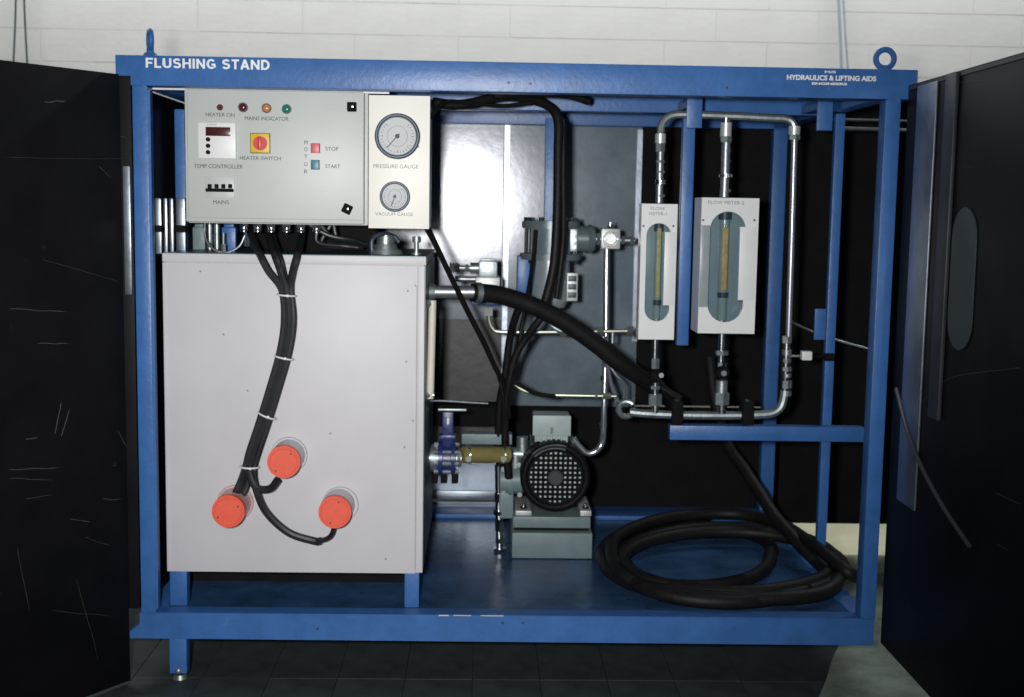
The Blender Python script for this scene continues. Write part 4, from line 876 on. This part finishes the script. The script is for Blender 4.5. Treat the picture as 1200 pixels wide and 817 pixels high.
# gate valve by the tank
YV = .40
GV = thing('gate_valve', 'navy flanged valve with thin level handle at the tank side', 'valve', P(522, 560, YV))
gv = lambda n, mt, fn: part(n, mt, fn, GV)
zc = P(522, 537, YV).z; X_ = lambda px: P(px, 537, YV).x
gv('pipe_neck', CHROMED, lambda b: (cyl(b, (TKX1, YV, zc), (X_(514), YV, zc), m(11, YV), seg=28), cyl(b, (X_(505), YV, zc), (X_(513), YV, zc), m(17, YV), m(16, YV), seg=32, bev=.003)))
gv('valve_flange', NAVY, lambda b: (cyl(b, (X_(514), YV, zc), (X_(519), YV, zc), m(21, YV), seg=36, bev=.002), cyl(b, (X_(519.5), YV, zc), (X_(528), YV, zc), m(17, YV), seg=36), cyl(b, (X_(528.5), YV, zc), (X_(534), YV, zc), m(20, YV), seg=36, bev=.002)))
bl = gv('flange_bolt', CHROMED, lambda b: [cyl(b, (X_(509), YV-m(17.5, YV)*math.sin(a), zc+m(17.5, YV)*math.cos(a)), (X_(538), YV-m(17.5, YV)*math.sin(a), zc+m(17.5, YV)*math.cos(a)), .006, seg=6) for a in [k*PI/4+.2 for k in range(8)]])
gv('stem_housing', NAVY, lambda b: (box(b, X_(518), X_(531), YV-.015, YV+.015, P(520, 522, YV).z, P(520, 482, YV).z, .004), box(b, X_(515.5), X_(534), YV-.02, YV+.02, P(520, 514, YV).z, P(520, 509, YV).z, .002)))
gv('stem_mark', WHITE, lambda b: box(b, X_(523.5), X_(526), YV-.0162, YV-.0152, P(520, 496, YV).z, P(520, 489, YV).z))
gv('lever', CHROMED, lambda b: (box(b, X_(513), X_(546), YV-.012, YV-.002, P(520, 481, YV).z, P(520, 478.5, YV).z, .001), tube(b, [P(498, 470, YV), P(520, 470, YV), P(552, 472, YV), P(572, 473, YV)], .0028, 4, 8)))
gv('outlet_collar', CHROMED, lambda b: (cyl(b, (X_(534.5), YV, zc), (X_(541), YV, zc), m(9, YV), seg=24), hexn(b, (X_(536), YV, zc), (X_(540), YV, zc), m(12, YV))))
def lugs(b):
    for x in (510, 521, 534): box(b, X_(x)-.010, X_(x)+.008, YV-.02, YV+.02, zc-m(29, YV), zc-m(18, YV), .003)
gv('lower_lug', BLACKD, lugs)
b = new()
OH = thing('olive_hose', 'short olive green hose joining the navy valve to the pump', 'hose', P(567, 543, YV))
part('hose_body', OLIVE, lambda b: cyl(b, P(541, 533, YV), P(596, 533, YV+.06), m(9.8, YV), seg=28, bev=.003), OH)
for x, yy in ((549, YV+.01), (590, YV+.055)):
    c = P(x, 533, yy); h = part('hose_clip', CHROME, lambda b: (cyl(b, c+Vector((-.006, 0, 0)), c+Vector((.006, 0, 0)), m(10.5, YV), seg=28)), OH)
    part('clip_screw', BR, lambda b: (hexn(b, c+Vector((0, -.036, -.006)), c+Vector((0, -.022, -.006)), .009)), h)
# galvanised duct-like box behind the valve
x0, x1, za, zb = rect(541, 509, 600, 521, .55)
tag(rebase(obj('pump_bracket', box(new(), x0, x1, .55, .60, za, zb, .002), MOTOR)), 'grey flat bracket just above the olive hose', 'bracket')

# ---------------------------------------------------------------- coiled hose on the tray
CH = thing('coiled_hose', 'thick black hose coiled in loops on the blue tray', 'hose', PZ(845, 655, ZT))
hr = .0185
def loops():
    # (centre px, centre py, semi x, semi y, turn offset)
    L_ = []
    N = 30
    rings = [(838, 652, 130, 46), (850, 648, 141, 42), (820, 655, 108, 41), (862, 657, 112, 40)]
    for k, (cx, cy, ax, ay) in enumerate(rings):
        L_.append([(cx+ax*math.cos(2*PI*i/N), cy-ay*math.sin(2*PI*i/N)) for i in range(N+1)])
    return L_
# one continuous hose: spiral through three uneven turns, then up and out to the right
spec = [(845, 655, 142, 53), (864, 661, 116, 37), (806, 650, 96, 33), (868, 664, 122, 39), (842, 655, 134, 48)]
pts = []
NT = 3.12; n = int(NT*26)
for i in range(n+1):
    t_ = i/26; k = min(int(t_), 3); f_ = t_-k; f_ = min(f_, 1)
    s0, s1 = spec[k], spec[k+1]; cx, cy, ax, ay = [s0[q]*(1-f_)+s1[q]*f_ for q in range(4)]
    a = math.radians(-6)-2*PI*t_
    z = ZT+hr+.002+ .034*(.5+.5*math.sin(t_*2.3+.6))*min(1, t_)*min(1, max(0, (3.2-t_)*2))
    p = PZ(cx+ax*math.cos(a), cy-ay*math.sin(a), z); pts.append(p)
b = new(); tube(b, pts, hr, 2, 14); obj('coil', b, RUBBER, CH)
b = new(); tube(b, [PZ(830, 606, ZT+.026), PZ(770, 613, ZT+.026), PZ(722, 630, ZT+.026), PZ(706, 650, ZT+.027), PZ(718, 672, ZT+.03), PZ(760, 690, ZT+.03), PZ(830, 700, ZT+.03), PZ(900, 702, ZT+.03), PZ(960, 696, ZT+.03), PZ(982, 680, ZT+.04), P(968, 668, .38), P(938, 639, .48), P(908, 605, .62), P(889, 576, .72), P(872, 550, .80), P(852, 520, .88), P(838, 470, .95), P(832, 420, 1.0)], hr*1.02, 8, 14); obj('tail', b, RUBBER, CH)
b = new(); tube(b, [PZ(800, 694, ZT+.021), PZ(752, 686, ZT+.032), PZ(722, 664, ZT+.055), PZ(722, 630, ZT+.07), PZ(775, 608, ZT+.07), PZ(850, 602, ZT+.07), PZ(910, 612, ZT+.075), PZ(955, 640, ZT+.08), PZ(990, 668, ZT+.06), PZ(1008, 678, ZT+.03)], hr*.95, 8, 14); obj('upper_turn', b, RUBBER, CH)
def glint(b):
    tube(b, [PZ(745, 683, ZT+.055), PZ(790, 691, ZT+.055), PZ(828, 694, ZT+.055)], .003, 4, 8)
